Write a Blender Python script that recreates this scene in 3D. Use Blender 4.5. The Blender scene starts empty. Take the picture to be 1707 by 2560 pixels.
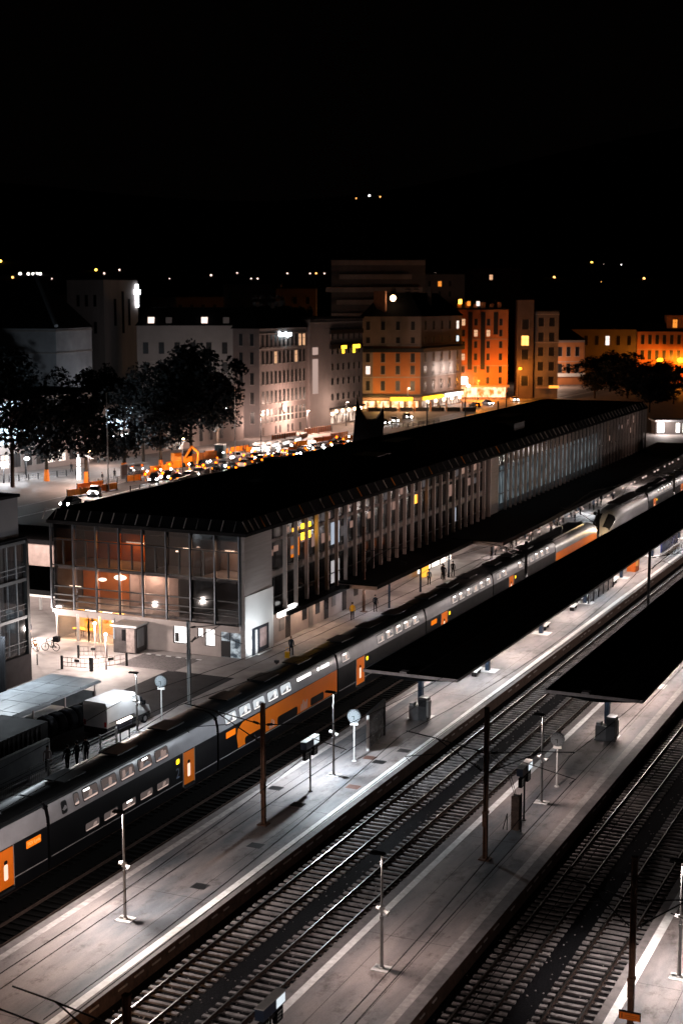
import bpy, math, random
from mathutils import Vector, Matrix
random.seed(7)
S = bpy.context.scene
COL = S.collection
R = math.radians
# ------------------------------------------------------------------ camera model (photo pixels 1707 x 2560, used to survey ground points)
FPX, CX, CY, CAMH = 3700., 853.5, 1280., 31.
TH = math.atan(530 / FPX); YAW = math.atan(1697 / math.hypot(530, FPX))
ct, st, cyw, syw = math.cos(TH), math.sin(TH), math.cos(YAW), math.sin(YAW)
def ray(px, py):
    u = px - CX; v = CY - py
    up = v * ct - FPX * st; fw = FPX * ct + v * st
    return (u * cyw - fw * syw, u * syw + fw * cyw, up)
def G(px, py, z=.3):
    r = ray(px, py); t = (z - CAMH) / r[2]; return (r[0] * t, r[1] * t)
def AT(px, py, D):
    r = ray(px, py); fw = FPX * ct + (CY - py) * st; t = D / fw
    return (r[0] * t, r[1] * t, CAMH + r[2] * t)
RIGHT = Vector((cyw, syw, 0)); DEEP = Vector((-syw, cyw, 0))
# ------------------------------------------------------------------ materials
MATS = {}
def _nt(name):
    m = bpy.data.materials.new(name); m.use_nodes = True; nt = m.node_tree; nt.nodes.clear()
    return m, nt, nt.nodes.new('ShaderNodeOutputMaterial')
def mat(name, col, rough=.7, metal=0., var=.25, scale=1.5, bump=0., bscale=20., stretch=None, spec=.4, world=False, lo=None):
    if name in MATS: return MATS[name]
    if max(col) < .06 and rough > .6: spec = .06                         # dark, rough surfaces barely shine
    m, nt, out = _nt(name); N, L = nt.nodes, nt.links
    b = N.new('ShaderNodeBsdfPrincipled'); L.new(b.outputs[0], out.inputs[0])
    b.inputs['Metallic'].default_value = metal; b.inputs['Specular IOR Level'].default_value = spec
    if world: g = N.new('ShaderNodeNewGeometry'); src = g.outputs['Position']
    else: g = N.new('ShaderNodeTexCoord'); src = g.outputs['Object']
    if stretch:
        mp = N.new('ShaderNodeMapping'); mp.inputs['Scale'].default_value = stretch; L.new(src, mp.inputs[0]); src = mp.outputs[0]
    nz = N.new('ShaderNodeTexNoise'); nz.inputs['Scale'].default_value = scale; nz.inputs['Detail'].default_value = 8; nz.inputs['Roughness'].default_value = .62
    L.new(src, nz.inputs['Vector'])
    cr = N.new('ShaderNodeValToRGB'); e = cr.color_ramp.elements
    dk = lo if lo else tuple(c * (1 - var) for c in col)
    e[0].position = .32; e[0].color = (*dk, 1); e[1].position = .68; e[1].color = (*[min(1, c * (1 + var * .35)) for c in col], 1)
    L.new(nz.outputs['Fac'], cr.inputs[0]); L.new(cr.outputs[0], b.inputs['Base Color'])
    mr = N.new('ShaderNodeMapRange'); mr.inputs[3].default_value = max(.03, rough - .12); mr.inputs[4].default_value = min(1, rough + .12)
    L.new(nz.outputs['Fac'], mr.inputs[0]); L.new(mr.outputs[0], b.inputs['Roughness'])
    if bump:
        n2 = N.new('ShaderNodeTexNoise'); n2.inputs['Scale'].default_value = bscale; n2.inputs['Detail'].default_value = 6; L.new(src, n2.inputs['Vector'])
        bp = N.new('ShaderNodeBump'); bp.inputs['Strength'].default_value = bump; bp.inputs['Distance'].default_value = .05
        L.new(n2.outputs['Fac'], bp.inputs['Height']); L.new(bp.outputs[0], b.inputs['Normal'])
    MATS[name] = m; return m
def emit(name, col, strength):
    if name in MATS: return MATS[name]
    m, nt, out = _nt(name); e = nt.nodes.new('ShaderNodeEmission'); e.inputs[0].default_value = (*col, 1); e.inputs[1].default_value = strength
    nt.links.new(e.outputs[0], out.inputs[0]); MATS[name] = m; return m
def emit_pat(name, c0, c1, strength, scale=3., stretch=(1, 1, 1), lo=.4, hi=.6, vor=False):
    """a lit interior seen through a window: light and dark shapes"""
    if name in MATS: return MATS[name]
    m, nt, out = _nt(name); N, L = nt.nodes, nt.links
    tc = N.new('ShaderNodeNewGeometry'); mp = N.new('ShaderNodeMapping'); mp.inputs['Scale'].default_value = stretch; L.new(tc.outputs['Position'], mp.inputs[0])
    if vor:
        nz = N.new('ShaderNodeTexVoronoi'); nz.inputs['Scale'].default_value = scale; nz.distance = 'CHEBYCHEV'; o = nz.outputs['Color']
    else:
        nz = N.new('ShaderNodeTexNoise'); nz.inputs['Scale'].default_value = scale; nz.inputs['Detail'].default_value = 3; o = nz.outputs['Fac']
    L.new(mp.outputs[0], nz.inputs['Vector'])
    cr = N.new('ShaderNodeValToRGB'); e = cr.color_ramp.elements
    e[0].position = lo; e[0].color = (*c0, 1); e[1].position = hi; e[1].color = (*c1, 1); L.new(o, cr.inputs[0])
    em = N.new('ShaderNodeEmission'); em.inputs[1].default_value = strength; L.new(cr.outputs[0], em.inputs[0])
    gl = N.new('ShaderNodeBsdfGlossy'); gl.inputs['Roughness'].default_value = .12; gl.inputs[0].default_value = (.08, .08, .08, 1)
    ad = N.new('ShaderNodeAddShader'); L.new(em.outputs[0], ad.inputs[0]); L.new(gl.outputs[0], ad.inputs[1]); L.new(ad.outputs[0], out.inputs[0])
    MATS[name] = m; return m
def glass(name, tint, gloss=.12, rough=.05):
    if name in MATS: return MATS[name]
    m, nt, out = _nt(name); N, L = nt.nodes, nt.links
    t = N.new('ShaderNodeBsdfTransparent'); t.inputs[0].default_value = (*tint, 1)
    g = N.new('ShaderNodeBsdfGlossy'); g.inputs['Roughness'].default_value = rough; g.inputs[0].default_value = (.9, .9, .9, 1)
    lw = N.new('ShaderNodeLayerWeight'); lw.inputs[0].default_value = .25
    mr = N.new('ShaderNodeMapRange'); mr.inputs[3].default_value = gloss; mr.inputs[4].default_value = .7; L.new(lw.outputs['Facing'], mr.inputs[0])
    x = N.new('ShaderNodeMixShader'); L.new(mr.outputs[0], x.inputs[0]); L.new(t.outputs[0], x.inputs[1]); L.new(g.outputs[0], x.inputs[2]); L.new(x.outputs[0], out.inputs[0])
    MATS[name] = m; return m
# ------------------------------------------------------------------ mesh builder
class MB:
    def __init__(s): s.v = []; s.f = []; s.m = []; s.s = []
    def add(s, vs, fs, m=0, smooth=False, M=None):
        b = len(s.v)
        s.v += [tuple(M @ Vector(p)) if M else tuple(p) for p in vs]
        for f in fs: s.f.append(tuple(b + i for i in f)); s.m.append(m); s.s.append(smooth)
        return s
    def box(s, x0, x1, y0, y1, z0, z1, m=0, M=None, top=None):
        vs = [(x0, y0, z0), (x1, y0, z0), (x1, y1, z0), (x0, y1, z0), (x0, y0, z1), (x1, y0, z1), (x1, y1, z1), (x0, y1, z1)]
        s.add(vs, [(0, 3, 2, 1), (0, 1, 5, 4), (1, 2, 6, 5), (2, 3, 7, 6), (3, 0, 4, 7), (4, 5, 6, 7)], m, False, M)
        if top is not None: s.m[-1] = top
        return s
    def quad(s, a, b, c, d, m=0): return s.add([a, b, c, d], [(0, 1, 2, 3)], m)
    def cyl(s, p, q, r0, r1=None, n=10, m=0, caps=True, smooth=True):
        r1 = r0 if r1 is None else r1
        p, q = Vector(p), Vector(q); a = (q - p).normalized()
        u = a.orthogonal().normalized(); w = a.cross(u)
        vs = []
        for c, r in ((p, r0), (q, r1)):
            for i in range(n):
                t = 2 * math.pi * i / n; vs.append(c + (u * math.cos(t) + w * math.sin(t)) * r)
        s.add(vs, [(i, (i + 1) % n, n + (i + 1) % n, n + i) for i in range(n)], m, smooth)
        if caps: s.add(vs, [tuple(range(n))[::-1], tuple(range(n, 2 * n))], m)
        return s
    def tube(s, pts, r, n=6, m=0):
        for a, b in zip(pts[:-1], pts[1:]): s.cyl(a, b, r, r, n, m)
        return s
    def ball(s, c, r, n=10, m=0, sc=(1, 1, 1)):
        k = max(4, n // 2); vs = []
        for j in range(k + 1):
            ph = math.pi * j / k
            for i in range(n):
                t = 2 * math.pi * i / n
                vs.append((c[0] + r * sc[0] * math.sin(ph) * math.cos(t), c[1] + r * sc[1] * math.sin(ph) * math.sin(t), c[2] + r * sc[2] * math.cos(ph)))
        return s.add(vs, [(j * n + i, (j + 1) * n + i, (j + 1) * n + (i + 1) % n, j * n + (i + 1) % n) for j in range(k) for i in range(n)], m, True)
    def loft(s, rings, m=0, caps=True, smooth=False, closed=True):
        n = len(rings[0]); vs = [p for r in rings for p in r]; fs = []
        for j in range(len(rings) - 1):
            for i in range(n if closed else n - 1): fs.append((j * n + i, j * n + (i + 1) % n, (j + 1) * n + (i + 1) % n, (j + 1) * n + i))
        s.add(vs, fs, m, smooth)
        if caps: s.add(vs, [tuple(range(n))[::-1], tuple(range(len(vs) - n, len(vs)))], m)
        return s
    def mesh(s, name, mats):
        me = bpy.data.meshes.new(name); me.from_pydata(s.v, [], s.f)
        for m in (mats if isinstance(mats, (list, tuple)) else [mats]): me.materials.append(m)
        me.polygons.foreach_set('material_index', s.m); me.polygons.foreach_set('use_smooth', s.s); me.update(); return me
    def build(s, name, mats, parent=None, world=False, loc=None):
        if parent is not None and world:
            l = parent.location; s.v = [(x - l.x, y - l.y, z - l.z) for x, y, z in s.v]
        return put(name, s.mesh(name, mats), parent, loc)
def put(name, me, parent=None, loc=None, rz=0):
    o = bpy.data.objects.new(name, me); COL.objects.link(o)
    if parent is not None: o.parent = parent
    if loc is not None: o.location = loc
    if rz: o.rotation_euler.z = rz
    return o
def tag(o, label=None, cat=None, group=None, kind=None):
    if label: o['label'] = label
    if cat: o['category'] = cat
    if group: o['group'] = group
    if kind: o['kind'] = kind
    return o
def thing(name, label, cat, loc=(0, 0, 0), rz=0, group=None):
    o = bpy.data.objects.new(name, None); COL.objects.link(o); o.location = loc; o.rotation_euler.z = rz; o.empty_display_size = .3
    return tag(o, label, cat, group)
def struct(name, mb, m, kind='structure'): return tag(mb.build(name, m), kind=kind)
def dup(root, loc, rz=None, label=None):
    r = root.copy(); COL.objects.link(r); r.location = loc
    if rz is not None: r.rotation_euler.z = rz
    if label: r['label'] = label
    for ch in list(root.children):
        c = ch.copy(); COL.objects.link(c); c.parent = r
        for g in list(ch.children):
            d = g.copy(); COL.objects.link(d); d.parent = c
    return r
def light(kind, loc, energy, col=(1, 1, 1), size=.15, spot=150, blend=.6, parent=None, rot=(0, 0, 0), sy=None):
    l = bpy.data.lights.new('lamp_light', kind); l.energy = energy; l.color = col
    if kind == 'AREA':
        l.size = size
        if sy: l.shape = 'RECTANGLE'; l.size_y = sy
    else: l.shadow_soft_size = size
    if kind == 'SPOT': l.spot_size = R(spot); l.spot_blend = blend
    o = bpy.data.objects.new('lamp_light', l); COL.objects.link(o); o.rotation_euler = rot
    if parent is not None:
        o.parent = parent
        p = parent.location; loc = (loc[0] - p.x, loc[1] - p.y, loc[2] - p.z)
    o.location = loc; return o
def aim(a, b_): return (Vector(b_) - Vector(a)).to_track_quat('-Z', 'Y').to_euler()
def text(body, size, loc, rot, m, parent, name='lettering', ext=.004, align='CENTER'):
    c = bpy.data.curves.new(name, 'FONT'); c.body = body; c.size = size; c.extrude = ext; c.align_x = align; c.align_y = 'CENTER'
    c.materials.append(m); o = bpy.data.objects.new(name, c); COL.objects.link(o)
    if parent is not None: o.parent = parent
    o.location = loc; o.rotation_euler = rot
    dg = bpy.context.evaluated_depsgraph_get(); dg.update(); me = bpy.data.meshes.new_from_object(o.evaluated_get(dg)); bpy.data.objects.remove(o)
    o = put(name, me, parent, loc); o.rotation_euler = rot; return o
ORD = ['first', 'second', 'third', 'fourth', 'fifth', 'sixth', 'seventh', 'eighth', 'ninth', 'tenth', 'eleventh', 'twelfth']
PX = (R(90), 0, R(90))                                                  # lettering on a face that looks along +X
# ------------------------------------------------------------------ palette
def platform_mat():
    m, nt, out = _nt('platform_concrete'); N, L = nt.nodes, nt.links
    b = N.new('ShaderNodeBsdfPrincipled'); L.new(b.outputs[0], out.inputs[0]); g = N.new('ShaderNodeNewGeometry')
    def noise(scale, sc, det=7, rough=.6):
        mp = N.new('ShaderNodeMapping'); mp.inputs['Scale'].default_value = sc; L.new(g.outputs['Position'], mp.inputs[0])
        n = N.new('ShaderNodeTexNoise'); n.inputs['Scale'].default_value = scale; n.inputs['Detail'].default_value = det; n.inputs['Roughness'].default_value = rough; L.new(mp.outputs[0], n.inputs['Vector']); return n.outputs['Fac']
    def ramp(f, p0, c0, p1, c1):
        c = N.new('ShaderNodeValToRGB'); e = c.color_ramp.elements; e[0].position = p0; e[0].color = (*c0, 1); e[1].position = p1; e[1].color = (*c1, 1); L.new(f, c.inputs[0]); return c.outputs[0]
    def mix(a, b_, f, kind='MULTIPLY', fac=None):
        x = N.new('ShaderNodeMix'); x.data_type = 'RGBA'; x.blend_type = kind
        if fac is None: x.inputs[0].default_value = f
        else: L.new(fac, x.inputs[0])
        L.new(a, x.inputs[6]); L.new(b_, x.inputs[7]); return x.outputs[2]
    base = ramp(noise(.16, (1.6, .45, 1), 6), .36, (.105, .115, .13), .60, (.37, .315, .30))            # grey-blue and pinkish areas
    streak = ramp(noise(.42, (1.2, .26, 1), 5, .6), .34, (.40, .40, .42), .56, (1, 1, 1))                # worn walking lines along the platform
    stain = ramp(noise(1.1, (1, .6, 1), 8, .75), .32, (.30, .25, .24), .48, (1, 1, 1))                  # oil and rust stains
    grain = ramp(noise(16, (1, 1, 1), 3), .3, (.78, .78, .78), .7, (1.1, 1.1, 1.1))
    c = mix(mix(mix(base, streak, .6), stain, .85), grain, .8); L.new(c, b.inputs['Base Color'])
    mr = N.new('ShaderNodeMapRange'); mr.inputs[3].default_value = .42; mr.inputs[4].default_value = .85; L.new(noise(.55, (2.2, .3, 1)), mr.inputs[0]); L.new(mr.outputs[0], b.inputs['Roughness'])
    bp = N.new('ShaderNodeBump'); bp.inputs['Strength'].default_value = .25; bp.inputs['Distance'].default_value = .04; L.new(noise(14, (1, 1, 1)), bp.inputs['Height']); L.new(bp.outputs[0], b.inputs['Normal'])
    return m
M_plat = platform_mat()
M_edge = mat('coping_stone', (.19, .17, .17), .7, 0, .4, 2.2, .3, 12, world=True)
M_paint = mat('worn_white_paint', (.88, .88, .88), .6, 0, .2, 3., .1, 20, world=True, lo=(.66, .65, .64))
M_paint2 = mat('grey_worn_paint', (.46, .42, .41), .65, 0, .4, 3., .1, 20, world=True)
M_joint = mat('joint_tar', (.04, .035, .035), .8)
M_face = mat('platform_brick_face', (.10, .06, .045), .85, 0, .6, 3., .5, 8, world=True)
M_ballast = mat('ballast', (.009, .0088, .0105), .9, 0, .75, 9., 1., 16, world=True)
M_sleeper = mat('sleeper_concrete', (.24, .22, .22), .8, 0, .72, 1.3, .3, 25, world=True)
M_railtop = mat('polished_rail', (.30, .29, .29), .33, 1., .2, 3.)
M_railside = mat('rusty_rail', (.05, .035, .03), .75, .3, .4, 6.)
M_ground = mat('city_ground', (.06, .055, .055), .9, 0, .4, .05, world=True)
M_asph = mat('asphalt', (.05, .047, .05), .75, 0, .35, .8, .2, 30, world=True)
M_pave = mat('forecourt_paving', (.38, .34, .33), .72, 0, .3, .7, .2, 18, world=True)
M_street = mat('street_asphalt', (.06, .055, .055), .6, 0, .35, .5, world=True)
M_pavement = mat('street_pavement', (.20, .165, .15), .75, 0, .3, .6, world=True)
M_blackroof = mat('dark_roofing', (.008, .008, .009), .85, 0, .5, .6)
M_fascia = mat('canopy_fascia', (.36, .28, .26), .55, .1, .3, 2.)
M_under = mat('canopy_soffit', (.4, .38, .38), .7)
M_colblue = mat('column_blue', (.03, .05, .085), .4, .2, .3, 3.)
M_galv = mat('galvanised_steel', (.48, .47, .47), .4, .6, .25, 4.)
M_dark = mat('dark_metal', (.02, .02, .022), .5, .3, .3, 3.)
M_rust = mat('rusty_mast', (.13, .065, .04), .7, .3, .6, 3., .2, 20)
M_white = mat('white_paint', (.72, .71, .70), .5, 0, .15, 2.)
M_grey = mat('grey_paint', (.25, .25, .26), .5, 0, .2, 2.)
M_stone = mat('station_stone', (.30, .265, .255), .7, 0, .2, 1.2, .15, 15, (1, .3, 4))
M_fin = mat('facade_fin', (.50, .41, .38), .5, .1, .2, 1.)
M_mull = mat('aluminium_mullion', (.09, .10, .115), .4, .7, .2, 1.)
M_frame = mat('black_frame', (.012, .012, .013), .5)
M_glass = glass('pane_glass', (.42, .40, .40), .13)
M_dglass = mat('dark_glass', (.012, .013, .016), .08, 0, .3, .4, spec=.6)
M_black = mat('black_matte', (.008, .008, .009), .7)
E_white = emit('cold_white_lamp', (.92, .97, 1), 9)
E_tube = emit('warm_white_tube', (1, .86, .74), 9)
E_warm = emit('warm_lamp', (1, .62, .34), 12)
E_orange = emit('orange_lamp', (1, .28, .02), 6)
E_yellow = emit('yellow_lamp', (1, .50, .02), 5)
E_amber = emit('amber_dot', (1, .46, .05), 7)
# ------------------------------------------------------------------ ground, platforms, tracks
g = MB(); g.box(-7000, 7000, -300, 8000, -1.2, -.42); struct('ground', g, M_ground)
g = MB(); g.box(-49.3, 12, 20, 900, -.419, -.24); struct('ballast_bed', g, M_ballast)
g = MB(); g.box(-100, -49.3, 30, 900, -.419, .54); struct('station_platform', g, [M_pave])
g = MB(); g.box(-900, -100.003, 30, 1400, -.419, .3); struct('city_ground', g, M_pavement)
def platform(x0, x1, lines, joints, edges):
    g = MB(); g.box(x0, x1, 20, 900, -.419, .55, 2, top=0)
    for a, b in edges: g.box(a, b, 20, 900, .551, .556, 1)
    for a in joints: g.box(a - .011, a + .011, 20, 900, .55, .5535, 3)
    x = 20
    while x < 200:                                                      # cross joints
        g.box(x0 + .5, x1 - .5, x - .008, x + .008, .55, .5532, 3); x += 14.3
    y = 30
    rng = random.Random(x0)
    while y < 160:                                                      # stones showing on the face, with gaps
        l = rng.uniform(.5, 1.0); s_ = rng.choice((x1, x1, x0))
        z = rng.uniform(.18, .26)
        if s_ == x1: g.box(x1 + .001, x1 + .035, y, y + l, z, z + .08, 4)
        else: g.box(x0 - .035, x0 - .001, y, y + l, z, z + .08, 4)
        y += l + rng.uniform(.3, 1.1)
    struct('platform', g, [M_plat, M_edge, M_face, M_joint, M_paint2])
    for a, b, m in lines:
        l = MB(); l.box(a, b, 20, 900, .5565, .561); struct('painted_line', l, m)
platform(-42.25, -35.12, [(-35.92, -35.52, M_paint), (-41.78, -41.40, M_paint2)], (-40.62, -37.2), [(-42.25, -41.8), (-35.5, -35.12)])
platform(-28.0, -21.82, [(-27.50, -27.12, M_paint), (-22.85, -22.42, M_paint2)], (-25.95, -23.9), [(-28.0, -27.55), (-22.4, -21.82)])
platform(-14.8, -8, [(-14.38, -13.96, M_paint)], (-11.9,), [(-14.8, -14.42)])
g = MB(); g.box(-52.0, -51.6, 40, 900, .541, .546); struct('painted_line', g, M_paint)
g = MB(); g.box(-62.6, -56.4, 60, 103.2, .541, .545); struct('service_road', g, M_asph)
g = MB(); g.box(-67.6, -62.0, 103.0, 107.6, .546, .550); struct('parking_bay', g, mat('coarse_asphalt', (.17, .15, .15), .85, 0, .5, 6., .4, 20, world=True))
g = MB()
for i in range(6): g.box(-67.4 + i * 1.0, -66.9 + i * 1.0, 107.3, 107.55, .5505, .5535)
struct('painted_line', g, M_paint)
g = MB(); g.box(-49.29, -42.26, 20, 900, -.239, -.228); struct('shaded_ballast', g, mat('shaded_ballast', (.0015, .0015, .0015), .95, 0, .6, 9., 1., 16, world=True))  # near-black sheet: the shade between train and platform painted as ballast colour
# rails + sleepers
sl = MB(); sl.box(-1.28, 1.28, -.12, .12, -.25, -.165); sl.box(-1.26, 1.26, -.10, .10, -.166, -.155)
for s_ in (-.75, .75): sl.box(s_ - .16, s_ + .16, -.09, .09, -.156, -.135, 1)
SL = sl.mesh('sleeper', [M_sleeper, M_railside])
SLD = SL.copy(); SLD.materials.clear(); SLD.materials.append(mat('shaded_sleeper', (.002, .002, .002), .95, spec=.05)); SLD.materials.append(M_railside)  # sleeper copy darkened to carry the shade on these tracks
def track(xc, y0, label, shaded=False):  # flag darkens sleepers and rails where only shade lies
    t = thing('railway_track', label, 'railway track', (xc, y0, 0), 0, 'railway tracks between the platforms')
    for s_ in (-.75, .75):
        r = MB(); L = 420
        r.box(s_ - .07, s_ + .07, -20, L, -.134, -.115, 1); r.box(s_ - .012, s_ + .012, -20, L, -.115, -.035, 1); r.box(s_ - .036, s_ + .036, -20, L, -.035, 0, 1, top=0)
        r.build('rail', [M_railside if shaded else M_railtop, M_railside], t)
    for k in range(100): put('sleeper', SLD if shaded else SL, t, (random.uniform(-.02, .02), k * .6, random.uniform(-.012, .008)), random.uniform(-.02, .02))
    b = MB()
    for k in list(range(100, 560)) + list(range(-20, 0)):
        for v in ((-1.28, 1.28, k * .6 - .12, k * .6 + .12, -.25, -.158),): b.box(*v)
    o = b.build('sleepers', SLD.materials[0] if shaded else M_sleeper, t); o['kind'] = 'stuff'
track(-33.25, 50, 'railway track along the front edge of the middle platform, right of its bright white line')
track(-29.65, 51, 'railway track along the left edge of the platform with the concrete weights')
track(-20.08, 53, 'dim railway track under the stone wall of the right platform')
track(-16.43, 55, 'railway track beside the bright platform in the lower right corner')
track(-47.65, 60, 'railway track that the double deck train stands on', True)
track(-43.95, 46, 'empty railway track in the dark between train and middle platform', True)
# loose pale stones between the sleepers
g = MB(); rng = random.Random(3)
for i in range(900):
    x = rng.choice((rng.uniform(-34.8, -28.2), rng.uniform(-21.7, -14.9))); y = 52 + 60 * rng.random() ** 1.5; r = rng.uniform(.02, .055)
    g.ball((x, y, -.235), r, 5, 0, (1, 1.2, .8))
tag(g.build('ballast_stones', mat('pale_stone', (.22, .2, .2), .8)), kind='stuff')
# ------------------------------------------------------------------ platform furniture
WARM = (1, .87, .81); COOL = (.84, .93, 1); PINK = (1, .80, .73)
def platform_lamp(x, y, label, energy, col, pos_top=6.0, tilt=0, base=True, spk=True, z0=.55, head_dx=-.22, group='tall platform lamps', cone=172, bl=.12):
    t = thing('platform_lamp', label, 'lamp post', (x, y, z0), 0, group); h = pos_top - z0
    p = MB(); p.cyl((0, 0, 0), (0, 0, h * .45), .085, .07, 10).cyl((0, 0, h * .45), (0, 0, h), .06, .05, 10).cyl((0, 0, h * .44), (0, 0, h * .47), .1, .1, 10)
    p.build('pole', M_galv, t)
    if base:
        b = MB(); b.box(-.42, .42, -.35, .35, .002, .035); b.cyl((0, 0, .03), (0, 0, .12), .17, .13, 10); b.build('base_plate', M_white, t)
    hd = MB(); hd.box(head_dx - .34, head_dx + .34, -.14, .14, h + .03, h + .11); hd.box(head_dx - .3, head_dx + .3, -.1, .1, h + .11, h + .15); hd.cyl((0, 0, h), (0, 0, h + .06), .07, .07, 8)
    ho = hd.build('lamp_head', M_dark, t)
    le = MB(); le.box(head_dx - .28, head_dx + .28, -.1, .1, h + .018, h + .028); le.build('lamp_lens', E_tube, ho)
    if spk:
        k = MB(); k.cyl((.12, 0, h * .52), (.34, -.05, h * .5), .07, .15, 12); k.cyl((-.1, 0, h * .52), (-.28, .03, h * .53), .05, .11, 10); k.box(-.12, .14, -.05, .05, h * .50, h * .55); k.build('loudspeaker', M_white, t)
    light('SPOT', (x + head_dx, y, z0 + h - .02), energy * (.55 if tilt else 1), col, .12, 132 if tilt else cone, .45 if tilt else bl, t, (0, -R(tilt), 0))
    if tilt: light('SPOT', (x + head_dx, y, z0 + h - .02), energy * .62, col, .12, 176, .06, t)
    return t
platform_lamp(-38.65, 59.2, 'tall lamp post with two loudspeakers standing alone on the near middle platform', 4700, WARM, tilt=17)
platform_lamp(-38.65, 83.9, 'tall lamp post between the white light box sign and the round clock', 5400, COOL, tilt=17)
platform_lamp(-24.95, 59.4, 'tall lamp post nearest the bottom edge on the right platform', 1150, PINK, cone=128, bl=.5)
platform_lamp(-24.92, 84.4, 'tall lamp post left of the round clock on the right platform', 1200, PINK, cone=128, bl=.5)
platform_lamp(-12.33, 64.15, 'tall lamp post cut by the right edge of the picture', 4200, WARM, cone=112, bl=.35)
platform_lamp(-55.5, 87.1, 'pale lamp post beside the white box van', 1300, COOL, 4.75)
platform_lamp(-10.8, 47, 'lamp post lighting the bottom right corner platform', 1500, PINK, cone=172)
platform_lamp(-38.65, 40, 'lamp post at the near end of the middle platform', 3000, WARM, tilt=17)
platform_lamp(-24.95, 38, 'lamp post at the near end of the right platform', 700, PINK)

def clock(x, y, label, rz=R(12), z0=.55):
    t = thing('platform_clock', label, 'clock', (x, y, z0), rz, 'round platform clocks')
    p = MB(); p.cyl((0, 0, 0), (0, 0, 2.5), .06, .05, 10).cyl((0, 0, 0), (0, 0, .06), .16, .14, 10); p.build('pole', M_white, t)
    b = MB(); b.box(-.26, .26, -.1, .1, 2.5, 2.66); b.build('mounting_box', M_white, t)
    c = MB(); n = 28
    c.cyl((0, -.11, 3.1), (0, .11, 3.1), .44, .44, n); cs = c.build('clock_case', mat('clock_rim', (.10, .11, .12), .5), t)
    f = MB()
    for sgn in (-1, 1):
        f.cyl((0, sgn * .112, 3.1), (0, sgn * .118, 3.1), .385, .385, n)
    fo = f.build('clock_face', mat('clock_dial', (.13, .145, .155), .4, 0, .1), cs)
    h = MB()
    for sgn in (-1, 1):
        y0 = sgn * .121
        h.box(-.02, .02, y0 - .002, y0 + .002, 2.86, 3.13); h.box(-.14, .02, y0 - .002, y0 + .002, 3.07, 3.11)
        for k in range(12):
            a = k * math.pi / 6; r = .33
            h.box(-.012 + r * math.sin(a), .012 + r * math.sin(a), y0 - .002, y0 + .002, 3.1 + r * math.cos(a) - .035, 3.1 + r * math.cos(a) + .035)
    h.build('clock_hands', M_black, cs)
    return t
clock(-38.66, 87.2, 'round white clock on a slim post before the grey glass panel')
clock(-24.91, 87.7, 'round white clock on a slim post on the right platform')
clock(-55.06, 89.7, 'round white clock on a post behind the train beside the van')

def info_sign(x, y, label, rz=0, lit=True):
    t = thing('platform_sign', label, 'sign', (x, y, .55), rz, 'double sided platform signs')
    p = MB(); p.cyl((0, 0, 0), (0, 0, 3.0), .06, .055, 10).cyl((0, 0, 0), (0, 0, .05), .15, .15, 10).box(-.04, .04, -.5, .5, 2.6, 2.68); p.build('post', M_dark if lit else M_galv, t)
    b = MB(); b.box(-.19, .19, -.95, .95, 2.95, 3.42); bo = b.build('sign_box', mat('sign_navy', (.02, .035, .07), .4, 0, .1), t)
    c = MB(); c.box(-.2, .2, -.97, .97, 3.423, 3.46); c.build('sign_lid', M_white, bo)
    f = MB(); f.box(.192, .197, .15, .9, 3.0, 3.38); f.build('lit_panel', emit('sign_panel_light', (.85, .93, 1), .9), bo)
    for s_ in (-1, 1):
        d = MB(); d.box(-.1, .1, s_ * .62 - .28, s_ * .62 + .28, 2.25, 2.82); do = d.build('departure_screen', M_black, t)
        e = MB()
        for k in range(3): e.box(.101, .104, s_ * .62 - .2, s_ * .62 + .1 + .05 * k, 2.36 + .14 * k, 2.42 + .14 * k)
        e.build('screen_lines', emit('screen_dim', (.5, .45, .42), .12), do)
    return t
info_sign(-38.64, 80.4, 'white topped light box sign on a dark post beside the trackside mast')
info_sign(-24.95, 81.0, 'platform sign with two hanging screens behind the concrete weights')
info_sign(-12.5, 67.6, 'platform sign half hidden behind the mast with the orange plate')
xs, ys = G(676, 2512, 3.75)
info_sign(xs, ys, 'dark sign box with a pale end at the bottom edge of the right platform', 0)

# glass wind screen on the middle platform
t = thing('wind_screen', 'grey glass wind screen panel standing beside the round clock', 'wind screen', (-38.95, 91.6, .55), R(6))
for y_ in (-1.9, 1.9):
    p = MB(); p.box(-.09, .09, y_ - .09, y_ + .09, 0, 2.5); p.build('post', M_white if y_ < 0 else M_dark, t)
p = MB(); p.box(-.035, .035, -1.8, 1.8, .12, 2.1); p.build('panel', mat('smoked_panel', (.09, .09, .095), .25, 0, .3, 2.), t)
p = MB(); p.box(-.1, .1, -1.95, 1.95, 2.502, 2.62); p.box(-.06, .06, -1.8, 1.8, 2.1, 2.5); p.build('top_rail', M_dark, t)

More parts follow.
